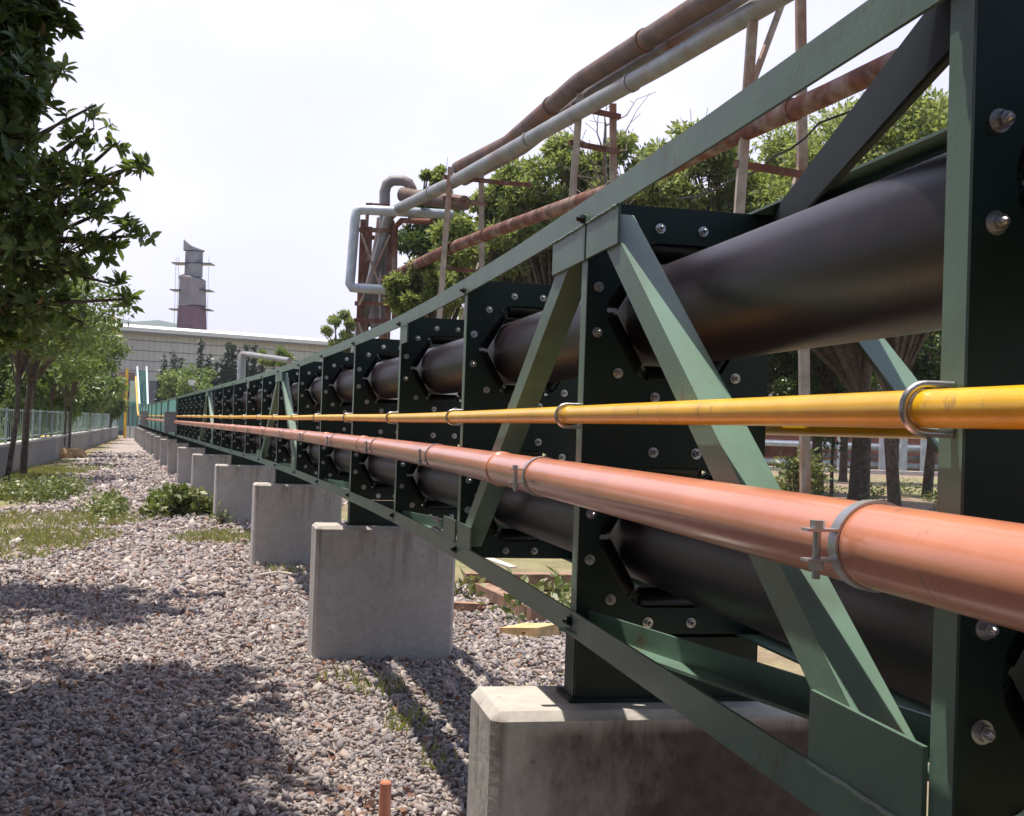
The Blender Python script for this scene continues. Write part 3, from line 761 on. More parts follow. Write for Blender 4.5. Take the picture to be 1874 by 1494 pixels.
for (px, py, rx, ry) in ((20, 990, 0.9, 1.2), (110, 985, 0.7, 0.9), (60, 955, 1.2, 1.3), (130, 860, 0.9, 2.2), (60, 870, 1.0, 2.5), (180, 955, 0.7, 1.0), (20, 905, 1.1, 2.0), (5, 1020, 0.5, 0.5), (440, 985, 0.7, 0.7), (100, 1005, 0.4, 0.35), (400, 990, 0.6, 0.6),
                         (690, 1268, 0.16, 0.22), (740, 1330, 0.12, 0.2), (800, 1400, 0.10, 0.14), (620, 1250, 0.14, 0.15), (520, 1050, 0.2, 0.2)):
    p = G(px, py); gs.append((p.x, p.y, rx, ry))
scatter_blades('grass', gs, 21, 26000, 0.09, 0.010, 'grass', 'short dry yellow green grass on the left and in tufts on the gravel', 'grass')
ws, wr = [], []
gg = random.Random(4)
for (px, py, rx, ry, n) in ((90, 915, 60, 12, 26), (180, 945, 45, 8, 14), (30, 915, 40, 10, 12), (110, 900, 60, 8, 20), (205, 945, 22, 10, 10)):
    for i in range(n):
        p = G(px+gg.gauss(0, .5)*rx, py+gg.gauss(0, .5)*ry); ws.append(p+ZV*gg.uniform(.05, .22)); wr.append(gg.uniform(.12, .26))
V, Fc, rn = leaf_cloud(ws, wr, 3900, 0.085, 0.045, 31, up=0.9, out=0.3)
tag(np_mesh('weeds', V, Fc, M['weed'], None, rn), 'low broad leaved weeds under the young trees on the left', 'ground cover', kind='stuff')
# right hand ground cover behind the conveyor
ws, wr = [], []
for i in range(70):
    ws.append(Vector((gg.uniform(0.2, 14), gg.uniform(13, 38), gg.uniform(.03, .2)))); wr.append(gg.uniform(.2, .5))
for i in range(16): ws.append(Vector((gg.uniform(-.4, 1.2), gg.uniform(9.3, 10.8), .08))); wr.append(.22)
V, Fc, rn = leaf_cloud(ws, wr, 9000, 0.11, 0.05, 33, up=0.9, out=0.3)
tag(np_mesh('weeds', V, Fc, M['weed'], None, rn), 'patchy low weeds on the bare soil behind the conveyor', 'ground cover', kind='stuff')

def shrub(px, py, label, n, h, rx, seed, mt='weed', ln=0.13):
    p = G(px, py); g = random.Random(seed); C, Rd = [], []
    for i in range(14):
        C.append(p+Vector((g.gauss(0, .5)*rx, g.gauss(0, .5)*rx, g.uniform(.25, 1)*h))); Rd.append(g.uniform(.13, .24)*max(1, rx))
    root = empty('shrub', p, label, 'shrub')
    b = MB()
    for c in C: b.tube([p+Vector((g.gauss(0, .05), g.gauss(0, .05), 0)), p.lerp(c, .6)+ZV*.05, c], .008, 5, rad=[.01, .007, .003])
    b.build('stem', M['trunk'], root)
    V, Fc, rn = leaf_cloud(C, Rd, n, ln, ln*0.55, seed, up=0.9, out=0.3); np_mesh('foliage', V, Fc, M[mt], root, rn)
shrub(340, 945, 'leafy green shrub on the gravel against the fourth pier', 1500, 0.42, 0.55, 41)
shrub(405, 962, 'little yellowish weed plant at the foot of the fourth pier', 60, 0.18, 0.12, 42, ln=0.08)

# ================================================================== near trees on the left
def near_tree(base, top, spots, ntip, ln, wd, seed, label, mt='leafdark', r0=0.11, extra=None, nextra=0):
    C, Rd = [], []
    for (px, py, Y, r) in spots: C.append(U(px, py, Y)); Rd.append(r)
    root = empty('broadleaf_tree', base, label, 'tree', 'broad leaved trees left of the path')
    b = MB(); limbs(b, base, top, C+[Vector(c) for c, r in (extra or [])], r0, seed, 0)
    V, Fc, rn = whorls(C, Rd, ntip, 7, ln, wd, seed, b)
    if extra:
        V2, F2, r2 = whorls([c for c, r in extra], [r for c, r in extra], nextra, 8, ln*1.8, wd*2.1, seed+1)
        Fc = np.concatenate([Fc, F2+len(V)]); V = np.concatenate([V, V2]); rn = np.concatenate([rn, r2])
    b.build('trunk', M['trunk'], root, True); np_mesh('crown', V, Fc, M[mt], root, rn)
gx = random.Random(9)
# shade canopy: crown high above, stretched over unseen ground to cut bounce light
ex = []
for (x0, x1, y0, y1, n, r) in ((-4.2, -0.4, 4.0, 6.9, 46, 0.60), (-4.6, -2.6, 8.6, 9.9, 14, 0.40), (-4.0, 0.4, -2.5, 4.0, 70, 0.62)):
    for i in range(n):
        q = Vector((gx.uniform(x0, x1), gx.uniform(y0, y1), 0)); r_ = r*gx.uniform(.7, 1.1); q.x = min(q.x, np.interp(q.y, _Y, _X)-0.45-r_)
        z = gx.uniform(6.4, 8.2); ex.append((q+SUNV*(z/SUNV.z), r_))
for i in range(80):  # unseen leaf clusters behind the lens, added to block low sky light
    ex.append(((gx.uniform(-6, 3.0), gx.uniform(-6.5, -2.6), gx.uniform(0.3, 5.5)), gx.uniform(.6, .9)))
for i in range(70):  # unseen low foliage to the left, added to darken the near steel
    y = gx.uniform(-4, 6.5); ex.append(((gx.uniform(-7, -4.6), y, gx.uniform(0.4, 5.5)), gx.uniform(.6, .9)))
near_tree((-5.6, 5.4, 0), (-4.7, 5.6, 4.6), [(-30, 20, 6.4, .34), (-40, 120, 6.2, .36), (30, -40, 6.6, .3), (-60, 220, 6.0, .42), (20, 70, 6.1, .2), (70, 30, 6.3, .13), (-10, 160, 5.9, .22), (-25, 255, 6.0, .2), (98, 12, 6.3, .09), (110, 40, 6.3, .06), (-90, 40, 6.3, .5), (38, 130, 6.2, .13), (12, 205, 6.2, .12), (52, 95, 6.2, .12), (40, 20, 6.2, .2), (60, 180, 6.2, .05)],
          720, 0.10, 0.042, 51, 'nearest dark tree whose shaded crown fills the top left corner, unseen light blocking foliage added', r0=0.15, extra=ex, nextra=15000)
near_tree((-5.9, 10.4, 0), (-5.0, 10.2, 2.6),
 [(95, 130, 9.2, .13), (115, 122, 9.2, .07), (60, 160, 9.2, .2), (172, 235, 9.3, .16), (176, 192, 9.3, .07), (118, 218, 9.3, .10), (140, 260, 9.3, .14), (212, 262, 9.3, .10), (240, 305, 9.3, .10), (268, 298, 9.3, .06), (40, 300, 9.5, .32), (100, 305, 9.4, .22), (165, 320, 9.4, .20), (200, 335, 9.4, .14),
  (0, 380, 9.6, .5), (70, 390, 9.5, .34), (140, 380, 9.4, .22), (195, 385, 9.4, .13), (230, 415, 9.3, .13), (262, 432, 9.3, .09), (190, 440, 9.4, .18), (110, 460, 9.5, .30), (30, 470, 9.5, .42), (160, 500, 9.5, .14), (205, 520, 9.5, .12), (235, 548, 9.5, .09),
  (60, 550, 9.7, .34), (110, 560, 9.7, .2), (0, 590, 9.8, .36), (-80, 400, 9.9, .8), (-120, 560, 9.9, .7), (40, 235, 9.4, .12), (-60, 260, 9.7, .6), (150, 590, 9.7, .1)],
 820, 0.125, 0.043, 52, 'near tree with long glossy leaves reaching over the path from the left', mt='leafnear', r0=0.12)

# row of young trees along the wall
rows = [((15, 880), (35, 640), 26, 60, 540, 120, 3600, 'leafnear', 'leftmost young tree of the row with a thin leaning trunk at the photo edge', .06),
        ((42, 872), (62, 640), 28, 110, 560, 110, 3600, 'leafmid', 'young tree with the thickest dark trunk in the row by the wall', .085),
        ((65, 850), (65, 650), 33, 130, 600, 70, 2600, 'leafmid', 'slim young tree just right of the thickest trunk', .045),
        ((93, 842), (97, 690), 37, 120, 640, 62, 2400, 'leaflight', 'thin stemmed young tree standing before the yellow heap', .035),
        ((115, 836), (118, 690), 40, 140, 640, 52, 2200, 'leafmid', 'left one of the two thin trunks standing close together by the tan cloth', .042),
        ((126, 835), (134, 690), 41, 170, 630, 55, 2400, 'leaflight', 'right one of the two thin trunks standing close together by the tan cloth', .042)]
for i, (bp, tp, Y, cx, cy, cr, n, mt, lab, r0) in enumerate(rows):
    p = G(*bp); Y = p.y; t = U(tp[0], tp[1], Y+0.1)
    C, Rd = blob(cx, cy, cr, Y, 26, 60+i, .26, .45, 1.0, 0.8)
    tree('young_tree', p, t, C, Rd, n, 0.17, 0.07, mt, 70+i, lab, 'young trees along the concrete wall', r0)
# shrubs and trees beyond the fence
for i, (px, py, pr, Y, n, mt, lab) in enumerate(((20, 700, 75, 36, 4200, 'leafmid', 'bushy tree beyond the fence at the left photo edge'), (75, 705, 60, 44, 3600, 'leaflight', 'pale green bush beyond the fence behind the tree trunks'),
        (130, 700, 55, 55, 3600, 'leafmid', 'rounded bush beyond the fence, above the tan cloth'), (172, 690, 45, 64, 3400, 'leaflight', 'light green drooping tree beyond the fence near its far end'), (200, 725, 26, 72, 2000, 'leafmid', 'last small bush beyond the fence beside the gate'),
        (40, 640, 70, 50, 3000, 'leafdark', 'dark taller tree behind the bushes beyond the fence'))):
    C, Rd = blob(px, py+14, pr, Y, 30, 90+i, .26, .45, 1.0, 0.95); c = U(px, 760, Y); c.z = 0
    tree('fence_tree', c, (c.x, c.y, 2.0), C, Rd, n, 0.26, 0.12, mt, 100+i, lab, 'trees and bushes beyond the fence', .1)

g = np.random.default_rng(77); nh = 150; yh = np.linspace(18, 82, nh); hc = np.stack([-6.0-(yh-7.2)*0.2818-1.0-1.3*g.random(nh), yh, .4+1.2*g.random(nh)], 1)
V, Fc, rn = leaf_cloud(hc, .5+.35*g.random(nh), 12000, .17, .08, 78, up=.4)
tag(np_mesh('undergrowth', V, Fc, M['leafmid'], None, rn), 'dense low greenery growing right behind the teal fence', 'undergrowth', kind='stuff')

# ================================================================== wall and fence on the left
WA, WB = Vector((-6.0, 7.2, 0)), Vector((-26.8, 81.0, 0))
wd = (WB-WA).normalized(); wn = Vector((wd.y, -wd.x, 0))
wall = empty('concrete_wall', (WA+WB)/2, 'low weathered concrete wall along the left side of the path', 'wall')
b = MB(); b.beam(WA+ZV*0.30, WB+ZV*0.30, 0.20, 0.80); b.build('wall_body', M['wallconc'], wall)
M['capconc'] = concrete('wall_coping', (0.50, 0.49, 0.48), False)
b = MB(); b.beam(WA+ZV*0.73, WB+ZV*0.73, 0.26, 0.06); b.build('coping', M['capconc'], wall)
fence = empty('steel_fence', (WA+WB)/2+ZV*.76, 'pale teal steel fence standing on the low wall', 'fence')
nL = (WB-WA).length; np_ = int(nL/1.8)
for i in range(np_+1):
    p = WA+wd*(i*1.8); b = MB(); b.box(p+ZV*1.18, .05, .05, .84, wn, wd, ZV); b.build('post', M['fencepaint'], fence)
for z in (0.86, 1.55):
    b = MB(); b.beam(WA+ZV*z, WB+ZV*z, .03, .04); b.build('rail', M['fencepaint'], fence)
b = MB()
for i in range(int(nL/0.36)): b.box(WA+wd*(i*0.36+.1)+ZV*1.2, .012, .012, .66, wn, wd, ZV)
o = b.build('picket', M['fencepaint'], fence); o['kind'] = 'stuff'
HAZE = 0.00032
# ================================================================== far end: gate, yellow post, building, chimney
def px_box(b, x0, x1, y0, y1, Y, dep, base=None):
    """box whose front stands at depth Y"""
    a = U(x0, (y0+y1)/2, Y); c = U(x1, (y0+y1)/2, Y); t = U((x0+x1)/2, y0, Y); q = U((x0+x1)/2, y1, Y)
    z1 = t.z; z0 = q.z if base is None else base
    b.box(((a.x+c.x)/2, Y+dep/2, (z0+z1)/2), abs(c.x-a.x), dep, z1-z0)

gate = empty('entrance_gate', U(232, 790, 84), 'teal barred gate at the far end of the gravel path', 'gate')
gate.location.z = 0
b = MB()
for i in range(15): px_box(b, 217+i*2.6, 217.8+i*2.6, 745, 788, 84, .03)
o = b.build('bar', M['teal'], gate); o['kind'] = 'stuff'
for x in (215, 236, 256):
    b = MB(); px_box(b, x-.9, x+.9, 738, 790, 84, .08, 0); b.build('gate_post', M['grey'], gate)
b = MB(); px_box(b, 215, 256, 741, 743, 84.02, .06); b.build('top_rail', M['teal'], gate)
b = MB(); px_box(b, 228, 250, 781, 784, 82, .5, None); px_box(b, 228, 250, 784, 789, 82, .5, 0)
M['brick'] = mat('brick_red', (0.25, 0.10, 0.07), 0.85, 0, 0.2)
st = b.build('step_block', [M['dirtywhite']]); tag(st, 'pale step with a reddish riser before the gate at the path end', 'step')
ys = empty('yellow_post', U(234, 780, 80), 'upright yellow pipe standing at the far end before the building', 'post'); ys.location.z = 0
b = MB(); a = U(233, 674, 80); b.tube([(a.x, 80, 0), (a.x, 80, a.z-.4), a], .085, 12); b.build('upright', M['yellow'], ys, True)
bd = empty('chute_box', U(244, 738, 81), 'pale green chute box between the yellow pipes at the far end', 'chute'); bd.location.z = 0
M['palegreen'] = mat('pale_green_sheet', (0.50, 0.60, 0.50), 0.5)
b = MB(); px_box(b, 237.5, 250, 697, 736, 81, .8); b.build('chute_body', M['palegreen'], bd)
b = MB(); px_box(b, 236.5, 251, 735.5, 739, 80.9, 1.0); b.build('chute_base', M['teal'], bd)
for x in (238.5, 249):
    b = MB(); px_box(b, x-.6, x+.6, 739, 780, 81.2, .12, 0); b.build('leg', M['teal'], bd)
sh = empty('machine_shed', U(208, 760, 92), 'dark cluttered shed front left of the yellow post', 'shed'); sh.location.z = 0
b = MB(); px_box(b, 196, 232, 700, 785, 92, 4, 0); b.build('wall', mat('shed_dark', (0.10, 0.09, 0.12), 0.7), sh)
b = MB(); px_box(b, 195, 233, 697, 701, 91.8, 4.5); b.build('roof', M['grey'], sh)
b = MB(); px_box(b, 217, 230, 680, 697.5, 92, 2.2, None); b.build('roof_unit', M['timber'], sh)
b = MB(); px_box(b, 222, 231, 722, 740, 91.9, .06); b.build('red_panel', M['brick'], sh)

# building
def facade_mat():
    mt, t, b, o = nodes('corrugated_facade')
    geo = t.nodes.new('ShaderNodeTexCoord').outputs['Object']
    sp = t.nodes.new('ShaderNodeSeparateXYZ'); t.links.new(geo, sp.inputs[0])
    def wave(s, out, width):
        m1 = t.nodes.new('ShaderNodeMath'); m1.operation = 'MULTIPLY'; m1.inputs[1].default_value = s; t.links.new(out, m1.inputs[0])
        m2 = t.nodes.new('ShaderNodeMath'); m2.operation = 'FRACT'; t.links.new(m1.outputs[0], m2.inputs[0])
        m3 = t.nodes.new('ShaderNodeMath'); m3.operation = 'LESS_THAN'; m3.inputs[1].default_value = width; t.links.new(m2.outputs[0], m3.inputs[0]); return m3.outputs[0]
    c = ramp(t, noise(t, .5, 6, .7, vec=geo, stretch=(1, 1, .3)), [(.3, (.47, .46, .43)), (.7, (.60, .59, .555))])
    c = mixc(t, wave(1.05, sp.outputs[2], .10), c, (.20, .20, .21))
    fx = t.nodes.new('ShaderNodeMath'); fx.operation = 'MULTIPLY'; fx.inputs[1].default_value = .22; t.links.new(wave(2.2, sp.outputs[0], .3), fx.inputs[0])
    c = mixc(t, fx.outputs[0], c, (.27, .27, .28))
    t.links.new(c, b.inputs['Base Color']); b.inputs['Roughness'].default_value = .7
    return mt
bl = empty('factory_building', U(400, 770, 112), 'long pale corrugated factory building with a bright white roof', 'building'); bl.location.z = 0
p0 = U(206, 608, 110); p1 = U(620, 629, 122); p0.z = p1.z = (p0.z+p1.z)/2; zt = p0.z
fd = Vector((p1.x-p0.x, p1.y-p0.y, 0)).normalized(); fnn = Vector((-fd.y, fd.x, 0)); Lb = 150
rz = math.atan2(fd.y, fd.x)
b = MB(); q0 = Vector((p0.x, p0.y, 0)); b.box(q0+fd*(Lb/2)+fnn*15+ZV*(zt/2), Lb, 30, zt, fd, fnn, ZV)
wl = b.build('wall', facade_mat(), bl)
b = MB(); e = q0-fd*.8-fnn*.8+ZV*(zt-.05); rise = 1.45
prof_pts = [e, e+fd*(Lb+1.6)]
b.add([e, e+fd*(Lb+1.6), e+fd*(Lb+1.6)+fnn*16+ZV*rise, e+fnn*16+ZV*rise, e+fnn*32, e+fd*(Lb+1.6)+fnn*32,
       e+ZV*.35, e+fd*(Lb+1.6)+ZV*.35, e+fd*(Lb+1.6)+fnn*16+ZV*(rise+.35), e+fnn*16+ZV*(rise+.35), e+fnn*32+ZV*.35, e+fd*(Lb+1.6)+fnn*32+ZV*.35],
      [(0, 1, 7, 6), (6, 7, 8, 9), (9, 8, 11, 10), (10, 11, 5, 4), (0, 6, 9, 3), (3, 9, 10, 4), (1, 2, 8, 7), (2, 5, 11, 8), (0, 3, 2, 1), (3, 4, 5, 2)])
b.build('roof', M['white'], bl)
b = MB(); b.box(q0+fd*(Lb/2)-fnn*.5+ZV*(zt-.16), Lb+1, .3, .2, fd, fnn, ZV); b.build('gutter', M['grey'], bl)
b = MB(); c = U(283, 740, 109); px_box(b, 272, 298, 697, 770, 108.5, 1.4, 0); b.build('annex', mat('annex_grey', (.13, .13, .16), .7), bl)

ch = empty('chimney_stack', U(350, 600, 150), 'tapering grey and maroon chimney with a slanted top behind the building', 'chimney'); ch.location.z = 0
Yc = 150
def octo(b, secs):
    pts, rad = [], []
    for (px, py, pr) in secs:
        p = U(px, py, Yc); pts.append(p); rad.append(pr*1.12*Yc/F)
    b.tube(pts, 1, 10, rad=rad)
M['stackgrey'] = mat('stack_grey', (0.15, 0.155, 0.18), .7, 0, .15, .4, 5, .1, dirt=(.15, .07, .08), dirt_amt=.9, dirt_scale=.5, stretch=(1, 1, .2))
M['maroon'] = mat('stack_maroon', (0.085, 0.042, 0.065), .7, 0, .2, .5, 5, .1)
p = U(351, 596, Yc); pb = Vector((p.x, Yc, 0))
b = MB(); b.tube([pb, p, U(351.5, 570, Yc), U(352, 562, Yc)], 1, 10, rad=[30*Yc/F, 27*Yc/F, 26*Yc/F, 25.5*Yc/F]); b.build('lower_section', M['maroon'], ch)
b = MB(); octo(b, [(352, 561, 24), (352, 560, 22.0), (352.5, 514, 21.0), (352.7, 512, 22.5), (353, 510, 22), (354, 506, 15)]); b.build('middle_section', M['stackgrey'], ch)
b = MB(); octo(b, [(354, 507, 14.5), (355.5, 462, 14)]); b.build('upper_section', M['stackgrey'], ch)
b = MB(); r = 19.5*Yc/F; cc = U(355, 460, Yc); n = 10; vs = []
for i in range(n):
    a = 2*math.pi*i/n; x = math.cos(a)*r; vs.append(cc+Vector((x, math.sin(a)*r, 0)))
for i in range(n):
    a = 2*math.pi*i/n; x = math.cos(a)*r; hgt = (20*((1-math.cos(a))/2)**2.2+2)*Yc/F; vs.append(cc+Vector((x*1.02, math.sin(a)*r, hgt)))
b.add(vs, [(i, (i+1) % n, n+(i+1) % n, n+i) for i in range(n)]+[tuple(range(n))[::-1], tuple(range(n, 2*n))]); b.build('slanted_cowl', M['stackgrey'], ch)
for py, xl, xr, tk in ((483, 318, 390, 1.5), (532, 315, 389, 1.6), (567, 313, 388, 1.6)):
    b = MB(); b.beam(U(xl, py, Yc), U(xr, py+1, Yc), 2.2, tk*Yc/F); b.build('platform', M['roller'], ch)
for x in (321, 326, 381):
    b = MB(); a = U(x, 595, Yc); t = U(x+1.5, 470, Yc); b.beam((a.x, Yc, 0), t, .05, .05); b.build('ladder_rail', M['silver'], ch)

# cypress row before the building
cyp = [(180, 690, 30, 670), (196, 700, 26, 664), (206, 700, 22, 672), (300, 700, 28, 650), (318, 700, 30, 642), (330, 700, 24, 655), (368, 715, 26, 622), (383, 715, 26, 650), (395, 715, 24, 660), (408, 715, 24, 652), (418, 715, 24, 626), (427, 715, 22, 632), (440, 715, 20, 640), (452, 715, 22, 628), (466, 715, 22, 630), (480, 715, 20, 640)]
for i, (px, py, wv, top) in enumerate(cyp):
    Y = 100; t = U(px, top, Y); c = Vector((t.x, Y, 0)); C, Rd = [], []
    for q in range(12):
        f = q/11; C.append(c+ZV*(0.6+f*(t.z-0.9))); Rd.append(max(.16, (.75 if top >= 635 else .55)*(1-f)**.7))
    lab = ('dark cypress left of the shed by the fence end' if i < 3 else 'tall dark cypress with a spire top before the pale building' if top < 635 else 'dark bushy cypress before the pale building wall')
    root = empty('cypress', c, lab, 'tree', 'cypresses before the factory wall')
    b = MB(); b.tube([c, t-ZV*.6], .1, 6, rad=[.12, .03]); b.build('trunk', M['trunk'], root)
    V, Fc, rn = leaf_cloud(C, Rd, 2600, .38, .17, 200+i, flat=1.6, up=.2, out=.4); V[:, 2] = np.maximum(V[:, 2], .1); np_mesh('crown', V, Fc, M['leafconifer'], root, rn)
C, Rd = blob(345, 708, 48, 94, 26, 300, .25, .4, 1.0, .8); c = U(345, 760, 94); c.z = 0
tree('round_tree', c, (c.x, c.y, 2), C, Rd, 4200, .32, .16, 'leaflight', 301, 'light green round tree before the dark cypresses', None, .12)
C, Rd = blob(500, 655, 20, 70, 12, 302, .3, .45, 1.5, .8); c = U(500, 760, 70); c.z = 0
tree('round_tree', c, (c.x, c.y, 2), C, Rd, 1400, .22, .11, 'leaflight', 303, 'pale treetop peeping over the conveyor below the grey pipe arm', None, .1)
pa = empty('pipe_gantry', U(445, 690, 62), 'grey bent pipe standing behind the conveyor with an arm to the right', 'pipe'); pa.location.z = 0
a = U(443, 648, 62); e = U(530, 660, 55)
b = MB(); b.tube([(a.x, 62, 0), (a.x, 62, a.z-.15), a+Vector((.04, 0, -.04)), a+Vector((.15, -.1, 0)), e], .2, 12, rad=[.22, .22, .2, .14, .13]); b.build('bent_pipe', M['lagging2'], pa, True)
b = MB(); b.tube([(e.x, e.y, 0), e], .1, 8); b.build('prop', M['rustpost'], pa, True)
lp = empty('lamp', U(352, 730, 72), 'small white lamp head peeping over the far conveyor', 'lamp'); lp.location.z = 0
a = U(351, 700, 72); b = MB(); b.tube([(a.x+.5, 72, 0), (a.x+.3, 72, a.z-.7), a], .04, 8); b.build('lamp_pole', M['grey'], lp)
b = MB(); b.box(a+ZV*.06, .38, .3, .16); b.cyl(a-ZV*.1, ZV, .15, .16, 12); b.build('lamp_head', M['white'], lp)

# hills
def hill(name, pts, Y, mt, dep=300):
    b = MB(); n = len(pts); vs = []
    for px, py in pts: p = U(px, py, Y); vs.append(p)
    for px, py in pts: p = U(px, py, Y); vs.append(Vector((p.x, Y-dep, -2)))
    for px, py in pts: p = U(px, py, Y); vs.append(Vector((p.x, Y+dep, -2)))
    fs = [(i, i+1, n+i+1, n+i) for i in range(n-1)]+[(i+1, i, 2*n+i, 2*n+i+1) for i in range(n-1)]
    b.add(vs, fs); return tag(b.build(name, mt, None, True), kind='structure')
M['hill'] = mat('forest_hill', (0.055, 0.085, 0.06), 1, 0, .2, .02, .1, 0)
hill('hills', [(-500, 720), (-300, 650), (-120, 600), (0, 598), (90, 585), (160, 576), (205, 580), (245, 589), (290, 586), (330, 594), (420, 612), (520, 640), (700, 700), (900, 745)], 1500, M['hill'])

# ================================================================== small things on the ground
st = empty('marker_stake', G(703, 1494), 'short orange painted stake standing in the gravel at the bottom edge', 'stake')
p = G(703, 1512); st.location = p
b = MB(); b.tube([p-ZV*.05, p+ZV*.16, p+ZV*.166], .022, 10, rad=[.024, .022, .018]); b.build('stake_body', M['orange'], st)
b = MB(); b.tube([U(700, 1275, 6.62), U(760, 1272, 6.6), U(835, 1268, 6.55)], .006, 6)
for v in b.v: v.z = .05+.01*math.sin(v.x*9)
tag(b.build('iron_rod', M['rust']), 'thin rusty rod lying across the gravel between the first two piers', 'rod')
def plank(a, e, wd_, th, name, label, cat, mt):
    b = MB(); a = Vector(a); e = Vector(e); b.beam(a, e, wd_, th); o = b.build(name, M[mt]); tag(o, label, cat); return o
p = G(880, 1092); q = G(985, 1142)
plank((p.x, p.y, .07), (q.x, q.y, .07), .13, .10, 'timber_log', 'old grey brown timber lying behind the second pier', 'timber', 'timber')
p = G(850, 1080); q = G(1080, 1080)
plank((p.x, p.y, .09), (q.x+.3, q.y, .09), .16, .14, 'timber_beam', 'long reddish squared beam lying across behind the loose timber', 'timber', 'timber')
p = G(920, 1055)
plank((p.x-.15, p.y+.12, .16), (p.x+.1, p.y-.14, .11), .10, .02, 'pale_board', 'small pale board leaning on the long reddish beam', 'board', 'dirtywhite')
p = G(970, 1165)
b = MB(); b.box(p+ZV*.03, .34, .30, .10, Vector((.8, -.6, .12)).normalized(), Vector((.6, .8, 0)), ZV); tag(b.build('wood_block', M['cutwood']), 'yellowish cut wood block beside the nearest support foot', 'wood')
p = G(860, 1120)
plank((p.x-.3, p.y, .05), (p.x+.12, p.y-.05, .05), .10, .06, 'timber_offcut', 'short reddish offcut lying right beside the second pier', 'timber', 'timber')
# heap, cloth by the wall
def lump(c, s, n, seed, mt, name, label, cat):
    bm = bmesh.new(); bmesh.ops.create_icosphere(bm, subdivisions=3, radius=1); g = random.Random(seed); of = [Vector((g.gauss(0, 1), g.gauss(0, 1), g.gauss(0, 1))).normalized() for i in range(n)]
    for v in bm.verts:
        k = 1+sum(.20*max(0, v.co.normalized().dot(o_))**6*(1 if i % 2 else -1) for i, o_ in enumerate(of)); v.co = Vector((v.co.x*s[0]*k, v.co.y*s[1]*k, max(-.1, v.co.z)*s[2]*k))
    me = bpy.data.meshes.new(name); bm.to_mesh(me); bm.free(); me.materials.append(M[mt]); me.polygons.foreach_set('use_smooth', [True]*len(me.polygons)); o = bpy.data.objects.new(name, me); COL.objects.link(o); o.location = c; tag(o, label, cat); return o
M['sack'] = mat('tan_sack', (0.42, 0.27, 0.15), .9, 0, .25, 5)
M['yellowcloth'] = mat('yellow_tarp', (0.52, 0.38, 0.08), .8, 0, .2, 4)
lump(G(83, 835), (.62, .5, .75), 14, 1, 'yellowcloth', 'tarp_bundle', 'rounded yellow bundle against the wall behind the trunks', 'bundle')
lump(G(104, 838), (.6, .35, .36), 14, 2, 'sack', 'sack_heap', 'tan sack heap right of the yellow bundle', 'sack')
lump(G(136, 838), (.42, .3, .46), 22, 3, 'sack', 'crumpled_cloth', 'tan crumpled sheet leaning at the foot of the two thin trunks', 'cloth')
lump(G(158, 842), (.5, .25, .05), 10, 4, 'dirtywhite', 'flat_cloth', 'flat whitish scrap spread on the gravel beside the tan sheet', 'cloth')
lump(G(300, 866), (.22, .14, .10), 10, 5, 'rust', 'rusty_scrap', 'rusty red scrap lying on the gravel near the sixth pier', 'scrap')
lump(G(303, 846), (.25, .18, .08), 10, 6, 'brick', 'brick_scrap', 'flat reddish brick scrap by the seventh pier', 'scrap')
lump(G(341, 884), (.16, .14, .08), 10, 7, 'dirtywhite', 'pale_stone', 'pale flat stone in front of the leafy shrub', 'stone')
lump(G(457, 1066), (.045, .04, .04), 10, 8, 'roller', 'black_stone', 'small black lump on the gravel between second and third pier', 'stone')
b = MB(); p = G(470, 1062); q = G(545, 1062); b.tube([(p.x, p.y, .05), ((p.x+q.x)/2, p.y+.12, .07), (q.x, q.y, .05)], .012, 6); tag(b.build('bleached_stick', M['dirtywhite']), 'pale bleached stick lying left of the second pier', 'stick')

# ================================================================== overhead pipe rack on the right
def trestle(fx, fy, Y, bx, by, top_y, label, ztop, ext=0.1, lean=0.04):
    p = U(fx, fy, Y); q = U(bx, by, Y+.5); root = empty('pipe_trestle', (p.x, Y, 0), label, 'trestle', 'trestles of the overhead pipe rack')
    for a, sgn in ((p, -lean), (q, lean)):
        b = MB(); lo = Vector((a.x+sgn*a.z, a.y, 0)); hi = Vector((a.x-sgn*(ztop-a.z), a.y, ztop)); b.beam(lo, hi, .13, .11); b.build('post', M['rustpost'], root)
    for z, e_ in (((4.82, .12), (6.22, .1), (ztop-.1, ext)) if Y > 15 else ((4.82, .12),)):
        b = MB(); b.beam((p.x-.1, p.y-.02, z-.1), (q.x+e_, q.y, z-.1), .07, .08); b.build('cross_beam', M['rust'], root)
    b = MB(); b.beam((p.x, p.y, 2.2), (q.x, q.y, 4.9), .07, .06); b.build('brace', M['rustpost'], root)
    b = MB(); b.beam((q.x, q.y, 1.35), (p.x, p.y, 1.35), .12, .12); b.build('tie_beam', M['rust'], root)
    if Y < 15: b = MB(); b.beam((p.x+.05, p.y+.1, 5.6), (q.x-.05, q.y, 7.6), .06, .06); b.build('brace', M['rustpost'], root)
    return root
trestle(1364, 230, 14, 1468, 300, 0, 'nearest rusty trestle of the overhead pipe rack, standing behind the black belt', 7.9)
trestle(1053, 290, 19, 1122, 250, 160, 'middle trestle with a post of peeling paint where the three overhead pipes cross', 6.9)
trestle(818, 400, 24, 881, 380, 290, 'third trestle with the cross beam sticking out right in the treetops', 6.75, ext=1.0)
def pipe(name, pts, r, mt, label, n=16, flanges=()):
    root = empty(name, pts[0], label, 'pipe', None)
    b = MB(); b.tube(pts, r, n); b.build('pipe_run', M[mt], root, True)
    for i in flanges:
        a, e = Vector(pts[i]), Vector(pts[i+1]); d = (e-a).normalized()
        for t in (.35,): b = MB(); b.cyl(a.lerp(e, t), d, r*1.12, .08, n); b.build('flange', M[mt], root, True)
    return root
